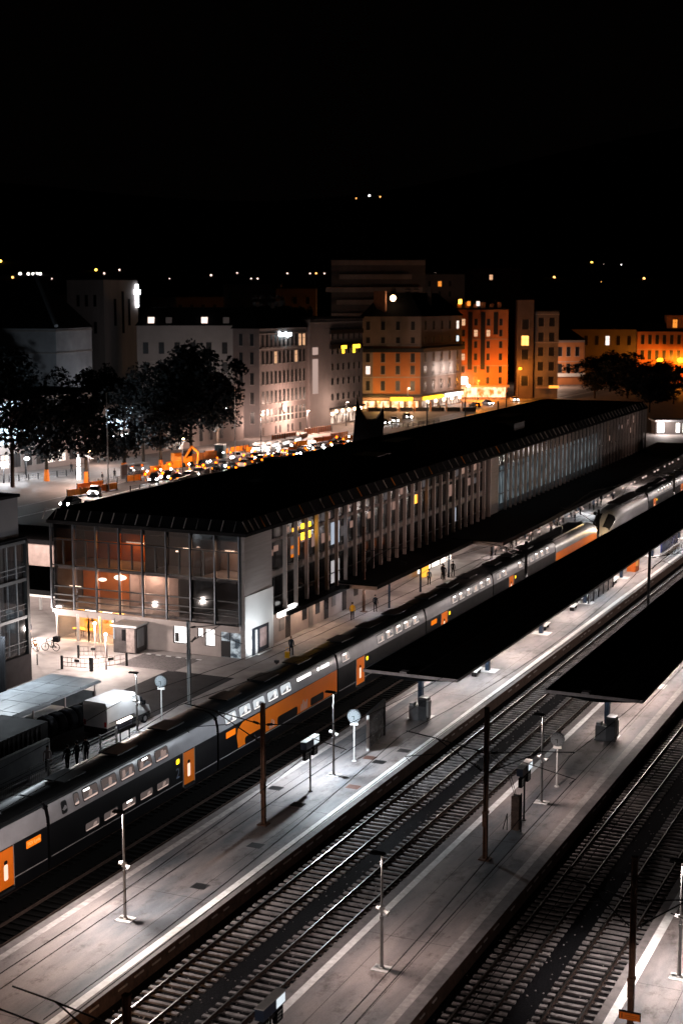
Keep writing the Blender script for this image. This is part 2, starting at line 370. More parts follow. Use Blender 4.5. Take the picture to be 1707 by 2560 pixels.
def drain(x, y, label, a=.42, b=.36, m=None):
    t = MB(); t.box(-a, a, -b, b, 0, .006)
    for k in range(5): t.box(-a + .06, a - .06, -b + .08 + k * .14 - .02, -b + .08 + k * .14 + .02, .0061, .009, 1)
    o = t.build('manhole_cover', [m or M_edge, M_dark], None, loc=(x, y, .5535)); tag(o, label, 'manhole cover', 'manhole covers set in the platforms')
rustcov = mat('rust_cover', (.16, .07, .05), .8)
for x, y, l, m in [(-38.0, 88.3, 'reddish manhole cover at the foot of the round clock on the middle platform', rustcov), (-37.07, 87.7, 'dark manhole cover just right of the reddish one', M_dark),
                   (-36.5, 90.7, 'dark manhole cover right of the glass wind screen', M_dark), (-36.57, 82.35, 'brownish manhole cover close to the white line', rustcov),
                   (-38.3, 77.9, 'black manhole cover at the foot of the white topped sign', M_black), (-40.9, 80.1, 'dark manhole cover left of the white topped sign', M_dark),
                   (-37.45, 70.8, 'dark manhole cover in front of the tall trackside mast', M_dark), (-37.37, 64.4, 'manhole cover alone between the lamp post and the white line', M_dark)]:
    drain(x, y, l, m=m)

# ------------------------------------------------------------------ benches, canopies
def bench(x, y, label, rz=0, m=None):
    t = thing('bench', label, 'bench', (x, y, .55), rz, 'benches under the platform canopies')
    for i in range(3):
        s = MB(); s.box(-.28, .28, -.98 + i * .68, -.38 + i * .68, .40, .46); s.box(-.3, -.25, -.98 + i * .68, -.38 + i * .68, .46, .84); s.build('seat', m or M_white, t)
    l = MB()
    for y_ in (-.7, .7): l.box(-.2, .2, y_ - .03, y_ + .03, 0, .36)
    l.box(-.06, .06, -.95, .95, .34, .395); l.build('bench_frame', M_dark, t)
    return t
def canopy(x0, x1, y0, y1, label, group, colx, coly, le, lcol, z=4.25):
    t = thing('platform_canopy', label, 'canopy', (0.5 * (x0 + x1), y0, .55), 0, group)
    c = MB(); xm = (x0 + x1) / 2
    def pr(y): return [(x0, y, z - .12), (x0, y, z), (xm - .1, y, z - .22), (xm + .1, y, z - .22), (x1, y, z), (x1, y, z - .12), (xm + .5, y, z - .42), (xm - .5, y, z - .42)]
    c.loft([pr(y0), pr(y1)], 0, True)
    for k in range(int((y1 - y0) / 3)):                                  # roof seams
        y = y0 + 1.5 + k * 3; c.quad((x0 + .1, y, z + .004), (x0 + .1, y + .05, z + .004), (xm - .2, y + .05, z - .2), (xm - .2, y, z - .2), 1); c.quad((xm + .2, y, z - .2), (xm + .2, y + .05, z - .2), (x1 - .1, y + .05, z + .004), (x1 - .1, y, z + .004), 1)
    c.box(xm - .09, xm + .09, y0 + .5, y1, z - .215, z - .2, 1)
    c.build('roof', [M_blackroof, M_dark], t, True)
    f = MB(); f.box(x0, x1, y0 - .08, y0 - .003, z - .16, z + .06); f.build('fascia', M_fascia, t, True)
    f = MB(); f.box(x1 + .003, x1 + .05, y0 - .08, y1, z - .13, z + .05); f.box(x0 - .05, x0 - .003, y0 - .08, y1, z - .13, z + .05); f.build('gutter', M_grey, t, True)
    f = MB(); f.box(xm - .9, xm - .35, y0 + .15, y0 + .75, z - .1, z + .12); f.build('roof_hatch', M_fascia, t, True)
    for y in coly:
        p = MB(); p.box(colx - .16, colx + .16, y - .2, y + .2, .55, z - .43); p.box(colx - .75, colx + .75, y - .13, y + .13, z - .62, z - .43); p.build('column', M_colblue, t, True)
        p = MB(); p.box(colx - .75, colx + .85, y - .75, y + .75, .5562, .575); p.build('column_base', M_white, t, True)
    for yy in range(int(y0) + 12, 262, 17) if colx < -30 else ():  # added lamp row that brightens the side of the train
        l = MB(); l.box(x0 + .35, x0 + .47, yy - .6, yy + .6, z - .30, z - .22); l.build('tube_lamp', E_tube, t, True); light('POINT', (x0 + .4, yy, z - .45), 620, WARM, .2, parent=t)
    y = y0 + 3; k = 0
    while y < min(y1, 235):
        for dx in (-1.35, 1.9):
            l = MB(); l.box(xm + dx - .06, xm + dx + .06, y, y + 4.6, z - .47, z - .40); l.build('tube_lamp', E_tube, t, True)
        light('AREA', (xm + .4, y + 2.3, z - .5), le * (.75 + .5 * ((k * 7) % 5) / 5), lcol[k % len(lcol)], .25, parent=t, sy=5.5)
        y += 9; k += 1
    return t
canopy(-42.1, -34.85, 96.7, 330, 'long black canopy roof over the middle platform', 'long black platform canopies', -38.5, [98.9 + i * 15.2 for i in range(15)], 340, [WARM, COOL, WARM, PINK])
canopy(-28.35, -21.6, 96.6, 330, 'long black canopy roof over the right platform', 'long black platform canopies', -24.75, [99.6 + i * 15.2 for i in range(15)], 380, [WARM, PINK])
for x, y, l in [(-38.9, 112.4, 'bench just behind the near end of the middle canopy'), (-38.7, 131.3, 'bench beside the second dark blue column of the middle canopy'), (-38.7, 140.9, 'bench before the dark glass shelter under the middle canopy'), (-38.4, 155.8, 'bench at the far side of the glass shelter')]:
    bench(x, y, l, R(4))
def column_cabinet(x, y, label):
    t = thing('ticket_machine', label, 'ticket machine', (x, y, .55), 0, 'cabinets at the foot of the canopy columns')
    b = MB(); b.box(-.45, .3, -.35, .35, .02, 1.05); b.box(-.5, .35, -.4, .4, 0, .07); b.build('cabinet', mat('cabinet_grey', (.16, .155, .16), .4, .2, .3), t)
    b = MB(); b.box(.31, .95, -.4, .4, .05, 1.75, 0); b.box(.33, .93, -.42, -.405, 1.1, 1.6, 1); b.build('tall_cabinet', [mat('cabinet_dark', (.07, .07, .075), .4, .2, .3), M_dark], t)
    b = MB(); b.box(-.42, -.1, -.31, .31, 1.055, 1.25); b.box(.955, 1.05, -.3, .3, .3, 1.5); b.build('side_panel', M_grey, t)
    b = MB(); b.box(.955, .975, -.35, -.31, .4, 1.6); b.build('handle', M_white, t)
column_cabinet(-38.6, 98.25, 'grey cabinet at the foot of the first column under the middle canopy')
column_cabinet(-24.85, 98.9, 'grey cabinet at the foot of the first column under the right canopy')
# shelter, orange machine and blue board deep under the middle canopy
t = thing('waiting_shelter', 'low glass waiting shelter under the middle canopy', 'shelter', (-38.6, 149, .55))
p = MB(); p.box(-.6, -.55, -5, 5, .1, 2.2); p.box(.55, .6, -5, 5, .1, 1.3); p.build('glass_wall', M_glass, t)
p = MB()
for i in range(6): p.box(-.64, -.51, -5 + i * 2 - .04, -5 + i * 2 + .04, 0, 2.3); p.box(.51, .64, -5 + i * 2 - .04, -5 + i * 2 + .04, 0, 1.4)
p.box(-.66, .1, -5.1, 5.1, 2.302, 2.38); p.build('shelter_frame', M_dark, t)
p = MB(); p.box(-.4, .1, -4.5, 4.5, .38, .45); p.build('seat', M_white, t)
t = thing('vending_machine', 'bright orange vending machine under the middle canopy', 'vending machine', (-38.35, 164.5, .55))
p = MB(); p.box(-.5, .5, -.9, .9, 0, 1.85); p.build('cabinet', mat('orange_panel', (.75, .16, .02), .4, 0, .15), t)
p = MB(); p.box(.502, .52, -.7, .3, .6, 1.6); p.build('front_panel', emit('vending_light', (1, .42, .12), .7), t)
p = MB(); p.box(-.45, .48, -.86, .86, 1.852, 1.92); p.build('lid', M_grey, t)
t = thing('advertising_board', 'large blue advertising board standing under the middle canopy', 'board', (-37.6, 180.2, .55), 0)
p = MB(); p.box(-.08, .08, -4.7, 4.7, .35, 1.75); p.build('panel', mat('blue_poster', (.03, .045, .22), .25, 0, .6, .6, spec=.5), t)
p = MB()
for y_ in (-4.5, 0, 4.5): p.box(-.06, .06, y_ - .06, y_ + .06, 0, .35)
p.box(-.1, .1, -4.75, 4.75, 1.752, 1.82); p.box(-.1, .1, -4.75, 4.75, .26, .348); p.build('board_frame', M_white, t)
# ------------------------------------------------------------------ overhead line masts and wires
def catenary_mast(x, y, h, label, arms=(), rz=0, z0=.55, m=None, plate=False, gear=True, w=.09):
    t = thing('overhead_line_mast', label, 'mast', (x, y, z0), rz, 'overhead line masts'); H = h - z0
    p = MB()
    for s_ in (-1, 1): p.box(s_ * w - .03, s_ * w + .03, -.10, .10, 0, H)
    p.box(-w + .036, w - .036, -.025, .025, 0, H - .02)
    p.box(-w - .05, w + .05, -.13, .13, H, H + .05); p.box(-.3, .3, -.3, .3, 0, .06); p.build('mast', m or M_rust, t)
    for a in arms:                                                       # a = signed reach, or (reach, offset along the track)
        a, dy = a if isinstance(a, tuple) else (a, 0)
        q = MB(); s_ = 1 if a > 0 else -1
        q.tube([(s_ * .16, 0, 6.6 - z0), (a * .62, 0, 7.05 - z0)], .035); q.tube([(s_ * .16, 0, 5.5 - z0), (a * .62, 0, 7.05 - z0), (a, 0, 7.25 - z0)], .035); q.tube([(a * .42, 0, 6.35 - z0), (a * 1.02, .05, 5.75 - z0)], .025); q.tube([(a, 0, 5.72 - z0), (a * .95, 0, 5.5 - z0)], .02)
        q.v = [(vx, vy + dy, vz) for vx, vy, vz in q.v]; qo = q.build('cantilever_arm', M_dark, t)
        i = MB()
        for zz in (6.62 - z0, 5.55 - z0):
            for d in range(4): i.cyl((s_ * (.3 + d * .09), 0, zz + (.02 if zz > 5.5 else .1) * d), (s_ * (.34 + d * .09), 0, zz + (.02 if zz > 5.5 else .1) * d + .01), .085, .085, 8)
        i.v = [(vx, vy + dy, vz) for vx, vy, vz in i.v]; i.build('insulator', M_dark, qo)
    if gear:
        b = MB(); b.box(-w - .06, w + .06, -.16, .16, 2.6, 2.75); b.box(-w - .05, w + .02, -.17, -.12, 1.9, 2.6); b.build('clamp', m or M_rust, t)
    if plate:
        b = MB(); b.box(-.42, .42, -.2, -.16, .95, 1.25); bo = b.build('warning_plate', mat('orange_plate', (.85, .20, .015), .45, 0, .15), t)
        b = MB(); b.box(-.46, .46, -.155, -.135, .93, 1.32); b.build('plate_back', M_dark, bo)
        b = MB(); z0_ = 1.0
        for (xa, xb, za, zb) in [(-.34, -.29, z0_, z0_ + .2), (-.2, .32, z0_ + .13, z0_ + .15), (-.2, .3, z0_ + .06, z0_ + .075)]: b.box(xa, xb, -.204, -.201, za, zb)
        b.build('plate_marks', mat('plate_print', (.35, .07, .01), .5), bo)
    return t
catenary_mast(-38.6, 74.0, 7.8, 'rusty trackside mast rising in front of the train on the middle platform', (-5.2, 5.2))
catenary_mast(-25.03, 74.2, 9.1, 'rusty mast with cantilever arms beside the concrete weights on the right platform', (-4.7, 4.9))
catenary_mast(-13.0, 57.6, 8.45, 'dark mast with an orange plate in the lower right corner', (-3.4, 3.6), plate=True)
light('SPOT', (-31.5, 41, 5.5), 1500, (1, .45, .12), .2, 64, .5, None, aim((-31.5, 41, 5.5), (-36.2, 49.5, 3.5)))
xa, ya = G(317, 2493, 7.8)
catenary_mast(xa, ya, 7.85, 'reddish mast top with cantilever arms at the bottom left edge', (-4.7, (-4.4, -1.5), 5.0), m=mat('lit_red_mast', (.30, .10, .04), .6, .2, .5, 3.))  # warm lamplight is put into this mast's redder colour
catenary_mast(-55.6, 94.6, 7.0, 'slim mast in front of the lit station end wall', (4.5,), m=M_galv, gear=False)
catenary_mast(-57.2, 131.3, 9.0, 'slim mast before the station facade next to the pedestrian in yellow', (4.5,), gear=False)
catenary_mast(-42.6, 137.5, 7.6, 'dark mast standing between the train and the middle canopy', (-4.6,), m=M_dark, gear=False)
catenary_mast(-30.9, 139.3, 7.4, 'dark mast between the two black canopies', (3,), m=M_dark, gear=False)
catenary_mast(-42.6, 165, 7.2, 'dark mast beside the middle of the long canopy', (-4.6,), m=M_dark, gear=False)
catenary_mast(-42.6, 250, 7.2, 'dark mast at the far end of the train line', (-4.6,), m=M_dark, gear=False)
catenary_mast(-42.6, 206, 7.2, 'dark mast far along the train near the second power car', (-4.6,), m=M_dark, gear=False)
catenary_mast(-60.5, 190, 7.4, 'short dark mast before the blue lit glass facade', (), m=M_dark, gear=False)
catenary_mast(-66.9, 86.8, 6.4, 'thick dark pole at the left edge before the glass building', (), m=M_dark, gear=False, w=.2)
catenary_mast(-30.9, 190, 7.4, 'dark mast far between the canopies', (3,), m=M_dark, gear=False)
def added_flood(x, y, z, e, col, tx, ty, tz, spot=120):  # lamps added to the masts to brighten the station fins
    fl = thing('added_floodlight', 'small added lamp on the dark mast at %d metres along the train' % y if False else 'small added lamp high on a dark mast facing the station', 'added_floodlight', (x, y, z), 0, 'added floodlights on the masts')
    b = MB(); b.box(-.16, .16, -.22, .22, -.14, .14); b.box(.16, .34, -.04, .04, -.04, .04); b.build('lamp_head', M_dark, fl)
    light('SPOT', (x - .25, y, z), e, col, .15, spot, .4, fl, aim((x, y, z), (tx, ty, tz)))
added_flood(-43.0, 137.5, 7.0, 2300, (1, .70, .60), -59, 134, 9.5); added_flood(-43.0, 206, 6.8, 1700, (1, .72, .64), -60, 198, 9.5); added_flood(-43.0, 165, 6.8, 1700, (1, .70, .60), -60, 162, 9.5); added_flood(-43.0, 250, 6.8, 1700, (1, .70, .60), -61, 245, 9.5)
def cable(pts, r, label, cat='wire', group='overhead wires', name='overhead_wire', m=None):
    b = MB(); b.tube(pts, r, 5); tag(b.build(name, m or M_black), label, cat, group)
for x, l in ((-47.65, 'the double deck train'), (-43.95, 'the empty dark track'), (-33.25, 'the track right of the middle platform'), (-29.65, 'the track left of the right platform'), (-20.08, 'the track under the stone wall'), (-16.43, 'the lower right track')):
    for z, w in ((5.5, 'lower contact wire'), (7.15, 'upper carrying wire')):
        pts = []; y = 40
        while y <= 330:
            ph = ((y - 20) % 54) / 54; pts.append((x + .2 * math.cos((y - 20) / 54 * math.pi), y, z - (0 if z < 6 else 1.1 * 4 * ph * (1 - ph)))); y += 6.75
        cable(pts, .02, w + ' hanging above ' + l)
# concrete tension weights
t = thing('tension_weight', 'tall stack of concrete tension weights with its frame and wires', 'tension weight', (-24.84, 79.1, .55))
p = MB()
for i in range(11): p.box(-.23, .23, -.23, .23, .1 + i * .185, .1 + i * .185 + .175)
p.build('weight_stack', mat('weight_concrete', (.17, .12, .10), .85, 0, .5, 3., .3), t)
p = MB(); p.tube([(-.5, -.1, 0), (-.5, -.1, 1.0), (-.75, -.1, 0)], .03); p.box(.28, .34, -.05, .05, 0, 2.3); p.build('guide_rail', M_dark, t)
p = MB(); p.tube([(0, 0, 2.13), (-.15, -.6, 3.5), (-.17, -4.8, 6.4)], .016); p.tube([(-.1, 0, 2.13), (-.3, -.7, 3.6), (-.17, -4.8, 6.1)], .016); p.build('tension_wire', M_dark, t)
# ------------------------------------------------------------------ double deck train
M_tdark = mat('train_dark_paint', (.004, .004, .005), .4, 0, .3, 1., spec=.22)
M_tgrey = mat('train_grey_paint', (.27, .265, .285), .36, .1, .25, .6)
M_troof = mat('train_roof', (.006, .007, .008), .38, 0, .5, .7, spec=.25)
M_torange = mat('train_orange_paint', (.80, .17, .008), .4, 0, .12, .8)
M_tline = mat('train_sill_line', (.33, .31, .31), .4, .3, .2)
def wmats(k, base, ledge, seat, s_): return [emit('train_glow_' + k, base, s_), M_frame, emit('train_ledge_' + k, ledge, s_), emit('train_seat_' + k, seat, s_), emit('train_strip', (1, .97, .93), 5)]
W_dim = wmats('dim', (.075, .058, .054), (.50, .36, .31), (.22, .16, .14), 1.35)
W_bright = wmats('bright', (.62, .66, .70), (1.0, .93, .88), (1.0, .98, .96), 1.1)
W_far = wmats('far', (.24, .21, .20), (.42, .35, .32), (.46, .34, .28), 1.6)
wrng = random.Random(77)
def rring(x, y0, y1, z0, z1, r, n=4, tilt=None):
    """rounded rectangle in a plane of constant x (x may lean with z)"""
    pts = []
    for (cy, cz, a0) in ((y1 - r, z0 + r, -90), (y1 - r, z1 - r, 0), (y0 + r, z1 - r, 90), (y0 + r, z0 + r, 180)):
        for i in range(n + 1):
            a = R(a0 + 90 * i / n); y = cy + r * math.cos(a); z = cz + r * math.sin(a)
            pts.append((x + (tilt(z) if tilt else 0), y, z))
    return pts
def sidex(z):                                                            # right half profile of the coach body
    P_ = [(.35, 1.40), (1.0, 1.45), (2.9, 1.45), (3.3, 1.42), (3.75, 1.32), (4.0, 1.18), (4.2, .85), (4.3, .4), (4.32, 0)]
    for (za, xa), (zb, xb) in zip(P_[:-1], P_[1:]):
        if z <= zb: return xa + (xb - xa) * (z - za) / (zb - za)
    return 0
def shell(zs, y0, y1, name, m, parent, off=0., mirror=True, yfn=None):
    b = MB()
    for s_ in ((1, -1) if mirror else (1,)):
        ra = [(s_ * (sidex(z) + off), y0, z) for z in zs]; rb = [(s_ * (sidex(z) + off), y1, z) for z in zs]
        b.loft([ra, rb] if s_ > 0 else [rb, ra], 0, False, True, False)
    return b.build(name, m, parent)
def win(parent, y0, y1, z0, z1, m, r=.14, frame=True):
    b = MB(); f = lambda z: sidex(z)
    o = rring(.012, y0, y1, z0, z1, r, 4, f); b.add(o, [tuple(range(len(o)))], 0)
    if frame:
        i1 = rring(.016, y0 - .03, y1 + .03, z0 - .03, z1 + .03, r + .02, 4, f); i2 = rring(.02, y0 + .02, y1 - .02, z0 + .02, z1 - .02, r, 4, f)
        b.loft([i1, i2], 1, False)
    if isinstance(m, list):                                              # what shows inside: a ledge, seats, a ceiling strip
        w, h = y1 - y0, z1 - z0
        def q(pts, k): b.add([(.0125 + sidex(z), y, z) for y, z in pts], [tuple(range(len(pts)))], k)
        if w > .8:
            q([(y0 + .12, z0 + .03), (y1 - .12, z0 + .03), (y1 - .06, z0 + h * .22), (y0 + .06, z0 + h * .16)], 2)
            for k in range(wrng.choice((1, 1, 2))):
                a = y0 + wrng.uniform(.12, w - .6); hh = wrng.uniform(.3, .5)
                q([(a, z0 + h * .24), (a + .34, z0 + h * .26), (a + .42, z0 + h * (.3 + hh)), (a + .30, z0 + h * (.36 + hh)), (a + .12, z0 + h * (.34 + hh))], 3)
            if wrng.random() < (.85 if m is W_far else .3): a = y0 + wrng.uniform(.1, w * .4); q([(a, z1 - .16), (a + w * .4, z1 - .16), (a + w * .4, z1 - .06), (a, z1 - .06)], 4)
        else: q([(y0 + .06, z0 + .06), (y1 - .06, z0 + .06), (y1 - .05, z0 + h * .3), (y0 + .05, z0 + h * .22)], 2)
        return b.build('window', m, parent)
    return b.build('window', [m, M_frame], parent)
def door(parent, y0, y1, disp=False):
    b = MB(); b.box(1.452, 1.475, y0, y1, .72, 2.80); b.box(1.43, 1.50, y0 - .04, y0, .64, 2.86, 1); b.box(1.43, 1.50, y1, y1 + .04, .64, 2.86, 1)
    b.box(1.40, 1.56, y0 - .02, y1 + .02, .50, .56, 2); d = b.build('door', [M_torange, M_tline, M_dark], parent)
    m = (y0 + y1) / 2; w = MB(); o = rring(1.478, m - .17, m + .17, 1.15, 2.0, .1); w.add(o, [tuple(range(len(o)))], 0); o = rring(1.479, m - .15, m + .15, 2.0, 2.22, .1); w.add(o, [tuple(range(len(o)))], 1)
    w.build('door_window', [emit('door_glow', (1, .66, .50), 1.3), M_black], d); return d
def display(parent, y0, y1, z0=2.2, z1=2.62, word=None):
    b = MB(); o = rring(1.456, y0, y1, z0, z1, .06); b.add(o, [tuple(range(len(o)))], 0); o2 = [(1.45, y, z) for _, y, z in o]; b.loft([o2, o], 0, False)
    d = b.build('destination_display', emit('led_panel', (1, .22, .012), 1.0), parent)
    if word: text(word, .27, (1.46, (y0 + y1) / 2, (z0 + z1) / 2), PX, emit('led_letters', (1, .45, .12), 1.3), d)
def coach(y0, y1, label, dims='dim', parts=(), upper=(), lower=(), um=W_dim, lm=W_dim, low=None):
    t = thing('train_coach', label, 'train coach', (-47.65, y0, 0), 0, 'coaches of the double deck train'); L = y1 - y0
    b = MB(); zs = [.35, 1.0, 2.0, 2.86]
    ring = [(sidex(z), z) for z in zs] + [(-sidex(z), z) for z in reversed(zs)]
    b.loft([[(x, 0, z) for x, z in ring], [(x, L, z) for x, z in ring]], 0, True); b.box(-.45, .45, -.2, 0, .7, 3.9); b.build('body', M_tdark, t)
    shell([2.862, 3.3, 3.75, 3.9], .05, L - .05, 'upper_panel', M_tgrey, t)
    b = MB(); zs = [3.9, 4.0, 4.2, 4.3, 4.32]; ring = [(sidex(z), z) for z in zs] + [(-sidex(z), z) for z in reversed(zs[:-1])]
    b.loft([[(x, 0, z) for x, z in ring], [(x, L, z) for x, z in ring]], 0, True, True)
    for k in range(3): b.box(-.7, .7, 2.5 + k * 5.5, 4.6 + k * 5.5, 4.321, 4.40)
    b.build('roof', M_troof, t)
    for yy in (.05, L - .12): b = MB(); b.box(-1.3, 1.3, yy, yy + .07, 2.9, 3.9); b.build('end_wall', M_tdark, t)
    b = MB(); b.box(1.452, 1.47, .1, L - .1, 1.02, 1.07); b.build('sill_line', M_tline, t)
    for yb in (.2, L - .2):
        b = MB(); b.box(-1.2, 1.2, yb - .18 if yb > 1 else 0, yb + .2 if yb < 1 else L, .25, .7)
        b.build('bogie', M_dark, t)
    for a, c in upper: win(t, a - y0, c - y0, 3.12, 3.80, um)
    for a, c in lower: win(t, a - y0, c - y0, 1.30, 1.78, lm, .1)
    for p in parts:
        k = p[0]
        if k == 'door': door(t, p[1] - y0, p[2] - y0)
        if k == 'disp': display(t, p[1] - y0, p[2] - y0, word=p[3] if len(p) > 3 else None)
        if k == 'dot':
            b = MB(); yy = p[1] - y0; o = rring(1.46, yy - .2, yy + .2, 2.3, 2.62, .1); b.add(o, [tuple(range(len(o)))]); b.build('class_light', emit('class_yellow', (1, .62, .02), 2.2), t)
        if k == 'two': text('2', .95, (1.456, p[1] - y0, 1.68), PX, mat('class_digit', (.10, .12, .17), .5), t)
        if k == 'blind':
            win(t, p[1] - y0, p[2] - y0, 3.05, 3.72, M_tdark)
    return t
up = lambda st_, n, w=1.5, pitch=1.95: [(st_ + i * pitch, st_ + i * pitch + w) for i in range(n)]
coach(44.9, 63.35, 'coach cut by the left edge with an orange door and a lit orange display', parts=[('door', 59.0, 60.28), ('disp', 61.45, 62.75, 'TGV Lyria')], upper=up(46.5, 5))  # display wording is a best reading of blurred letters
coach(63.55, 82.1, 'coach with lit windows on both decks and a class number beside its orange door', parts=[('door', 77.7, 79.05), ('dot', 77.06), ('two', 77.05), ('blind', 64.75, 65.25)],
      upper=[(65.95, 66.45), (66.8, 68.32), (68.7, 70.24), (70.65, 72.15), (72.6, 74.1), (74.5, 76.02)], lower=[(66.9, 68.3), (68.76, 70.2), (70.7, 72.14), (72.65, 74.05), (74.56, 75.96)])
t = coach(82.3, 100.95, 'coach with an orange lower side and the brightest upper windows', parts=[('disp', 83.3, 84.6)], upper=[(83.25, 84.85), (85.25, 86.9), (87.25, 88.95), (89.4, 91.0), (91.4, 93.05)], um=W_bright)
b = MB()                                                                # orange lower side with its dark window shapes and small white emblem
pts = [(0, 1.08)] + [(0, 1.08)]
out = [(2.9 - .25, 1.12)] + [(2.45, 2.0), (2.6, 2.4), (3.3, 2.75), (18.6, 2.85), (18.6, 1.12)]
b.add([(1.456, y, z) for y, z in out], [tuple(range(len(out)))]); pn = b.build('lower_panel', M_torange, t)
b = MB()
for y0_, y1_, z0_, z1_ in [(3.6, 6.5, 1.1, 1.62), (8.5, 11.7, 1.1, 1.75), (13.9, 16.2, 1.15, 1.75)]:
    b = MB(); o = rring(1.458, y0_, y1_, z0_, z1_, .2); b.add(o, [tuple(range(len(o)))]); b.build('dark_window', M_tdark, pn)
b = MB()
b = MB()
for i, (yy, hh) in enumerate([(7.2, .4), (7.45, .6), (7.75, .45), (12.2, .5), (12.5, .75), (12.8, .55), (13.1, .65)]): b.add([(1.4575, yy, 1.2), (1.4575, yy + .2, 1.2), (1.4575, yy + .3, 1.2 + hh), (1.4575, yy + .1, 1.2 + hh)], [(0, 1, 2, 3)])
b.build('pale_graphic', mat('pale_pink_graphic', (.55, .38, .34), .5), pn)
b = MB()
for a, c in [(94.2, 95.5), (95.6, 96.4), (97.6, 97.9), (98.2, 99.6)]: b.box(sidex(3.55) - .02, sidex(3.55) + .012, a - 82.3, c - 82.3, 3.45, 3.70)
b.build('reading_light', emit('train_strip', (1, .97, .93), 5), t)
coach(101.15, 119.7, 'coach with a glowing orange door beside the end of the orange sided coach', parts=[('door', 104.55, 106.1), ('dot', 106.75)], upper=[(101.9, 103.4)] + up(108.9, 5), um=W_far)
coach(119.9, 138.25, 'coach behind the near end of the middle canopy with an orange door and display', parts=[('disp', 121.1, 122.5), ('door', 123.55, 125.2), ('dot', 125.8)], upper=up(126.5, 6), um=W_far)
coach(138.45, 160.1, 'farthest coach before the orange power car', parts=[('door', 143.3, 144.8), ('dot', 145.5)], upper=up(139.4, 2) + up(146.6, 6), um=W_far)
def power_car(y0, d, label, orange):
    """L = 22 m, nose towards d"""
    t = thing('power_car', label, 'locomotive', (-47.65, y0, 0), 0 if d > 0 else math.pi, 'streamlined power cars')
    st_ = [(0, 1, 4.05, .35), (14.5, 1, 4.05, .35), (16.5, .995, 3.9, .35), (18.2, .97, 3.45, .33), (19.6, .92, 2.75, .3), (20.8, .82, 2.05, .3), (21.5, .68, 1.65, .35), (21.9, .45, 1.3, .45)]
    def ring(y, w, zt, zb):
        ps = []
        for fx, fz in [(.96, 0), (1, .16), (1, .62), (.965, .76), (.86, .9), (.6, .975), (.25, 1)]: ps.append((1.45 * w * fx, y, zb + (zt - zb) * fz))
        return ps + [(-x, yy, z) for x, yy, z in reversed(ps)]
    b = MB(); b.loft([ring(*s) for s in st_], 0, True, True); b.build('body', mat('power_car_grey', (.26, .26, .27), .35, .1, .15), t)
    def skin(stations, i0, i1, m, name, off):
        b = MB(); n = len(ring(*st_[0]))
        for side in (0, 1):
            rs = []
            for s in stations:
                r = ring(*s); r = r if not side else [(-x, y, z) for x, y, z in r]
                rs.append([(x * (1 + off) + (off if x > 0 else -off), y + off * .5, z + (off * 1.5 if i1 > 4 else 0)) for x, y, z in r[i0:i1 + 1]])
            b.loft(rs if not side else rs[::-1], 0, False, True, False)
        return b.build(name, m, t)
    skin(st_[3:6], 3, 6, M_dglass, 'windscreen', .012)
    skin(st_[:5] if orange else st_[:3], 1, 2, M_torange if orange else M_tgrey, 'side_band', .006)
    b = MB(); zs = [0, .35]
    b.box(-1.2, 1.2, 1.5, 17.5, .15, .36); b.build('bogie', M_dark, t)
    b = MB(); b.box(-1.0, 1.0, .3, 13.5, 4.052, 4.2); b.tube([(-.7, 4, 4.2), (-.7, 5.2, 4.75), (-.7, 4.2, 5.3), (.7, 4.2, 5.3), (.7, 5.2, 4.75), (.7, 4, 4.2)], .04); b.build('roof_equipment', M_troof, t)
    for s_ in (-1, 1):
        b = MB(); b.ball((s_ * .8, 21.15, 1.42), .2, 10, 0, (1, .5, .7)); b.build('headlight', emit('train_headlight', (1, .82, .66), 40) if s_ * d < 0 or not orange else E_amber, t)
    return t
power_car(160.4, 1, 'power car with a long orange side band and its nose to the right', True)
light('POINT', (-45.2, 182.6, 2.6), 900, (1, .66, .3), .2)
power_car(206.2, -1, 'grey power car with a big black windscreen facing the orange one', False)
for i in range(6):
    y0 = 206.6 + i * 18.8
    coach(y0, y0 + 18.6, ['coach right behind the grey power car of the far train', 'second coach of the far train behind the grey power car', 'third coach of the far train at the right edge', 'fourth coach of the far train almost out of the picture', 'fifth coach of the far train', 'sixth coach of the far train'][i],
          parts=[('door', y0 + 3, y0 + 4.5), ('dot', y0 + 5.2)], upper=up(y0 + 6.2, 6), um=W_far)
# daily traffic behind the train: white fence, grey wall panels, dark container, canopy roof, van and tyres
t = thing('railing_fence', 'white railing fence on the platform behind the train', 'fence', (-55.2, 76, .55))
for i in range(5):
    p = MB(); p.box(-.05, .05, i * 1.98 - .06, i * 1.98 + .06, 0, 1.2); p.build('post', M_white, t)
p = MB()
for z in (.2, .42, .64, .86, 1.08): p.box(-.02, .02, .06, 7.86, z, z + .05)
p.build('rail', M_white, t)
t = thing('wall_panel', 'grey panel wall at the left edge behind the train', 'wall', (-56.8, 62, .55))
p = MB(); p.box(-.08, .08, 0, 16.2, 0, 1.75)
p.build('panel', mat('panel_grey', (.30, .31, .32), .6, 0, .35, .8), t)
p = MB(); p.box(-.1, .1, 0, 16.25, 1.752, 1.80); p.box(-.1, .1, 16.2, 16.3, 0, 1.75); p.build('cap_rail', M_white, t)
t = thing('mesh_fence', 'low mesh fence with white posts in front of the grey panel wall', 'fence', (-55.2, 58, .55))
for i in range(6):
    p = MB(); p.cyl((0, i * 3.2, 0), (0, i * 3.2, 1.25), .04, .04, 8); p.build('post', M_white, t)
p = MB()
for z in (.1, .4, .7, 1.0, 1.2): p.box(-.008, .008, 0, 17.9, z, z + .018)
for i in range(90): p.box(-.006, .006, i * .2, i * .2 + .012, .05, 1.2)
p.build('mesh', M_galv, t)
t = thing('container', 'dark container box behind the grey panel wall at the left edge', 'container', (-59.6, 70, .55))
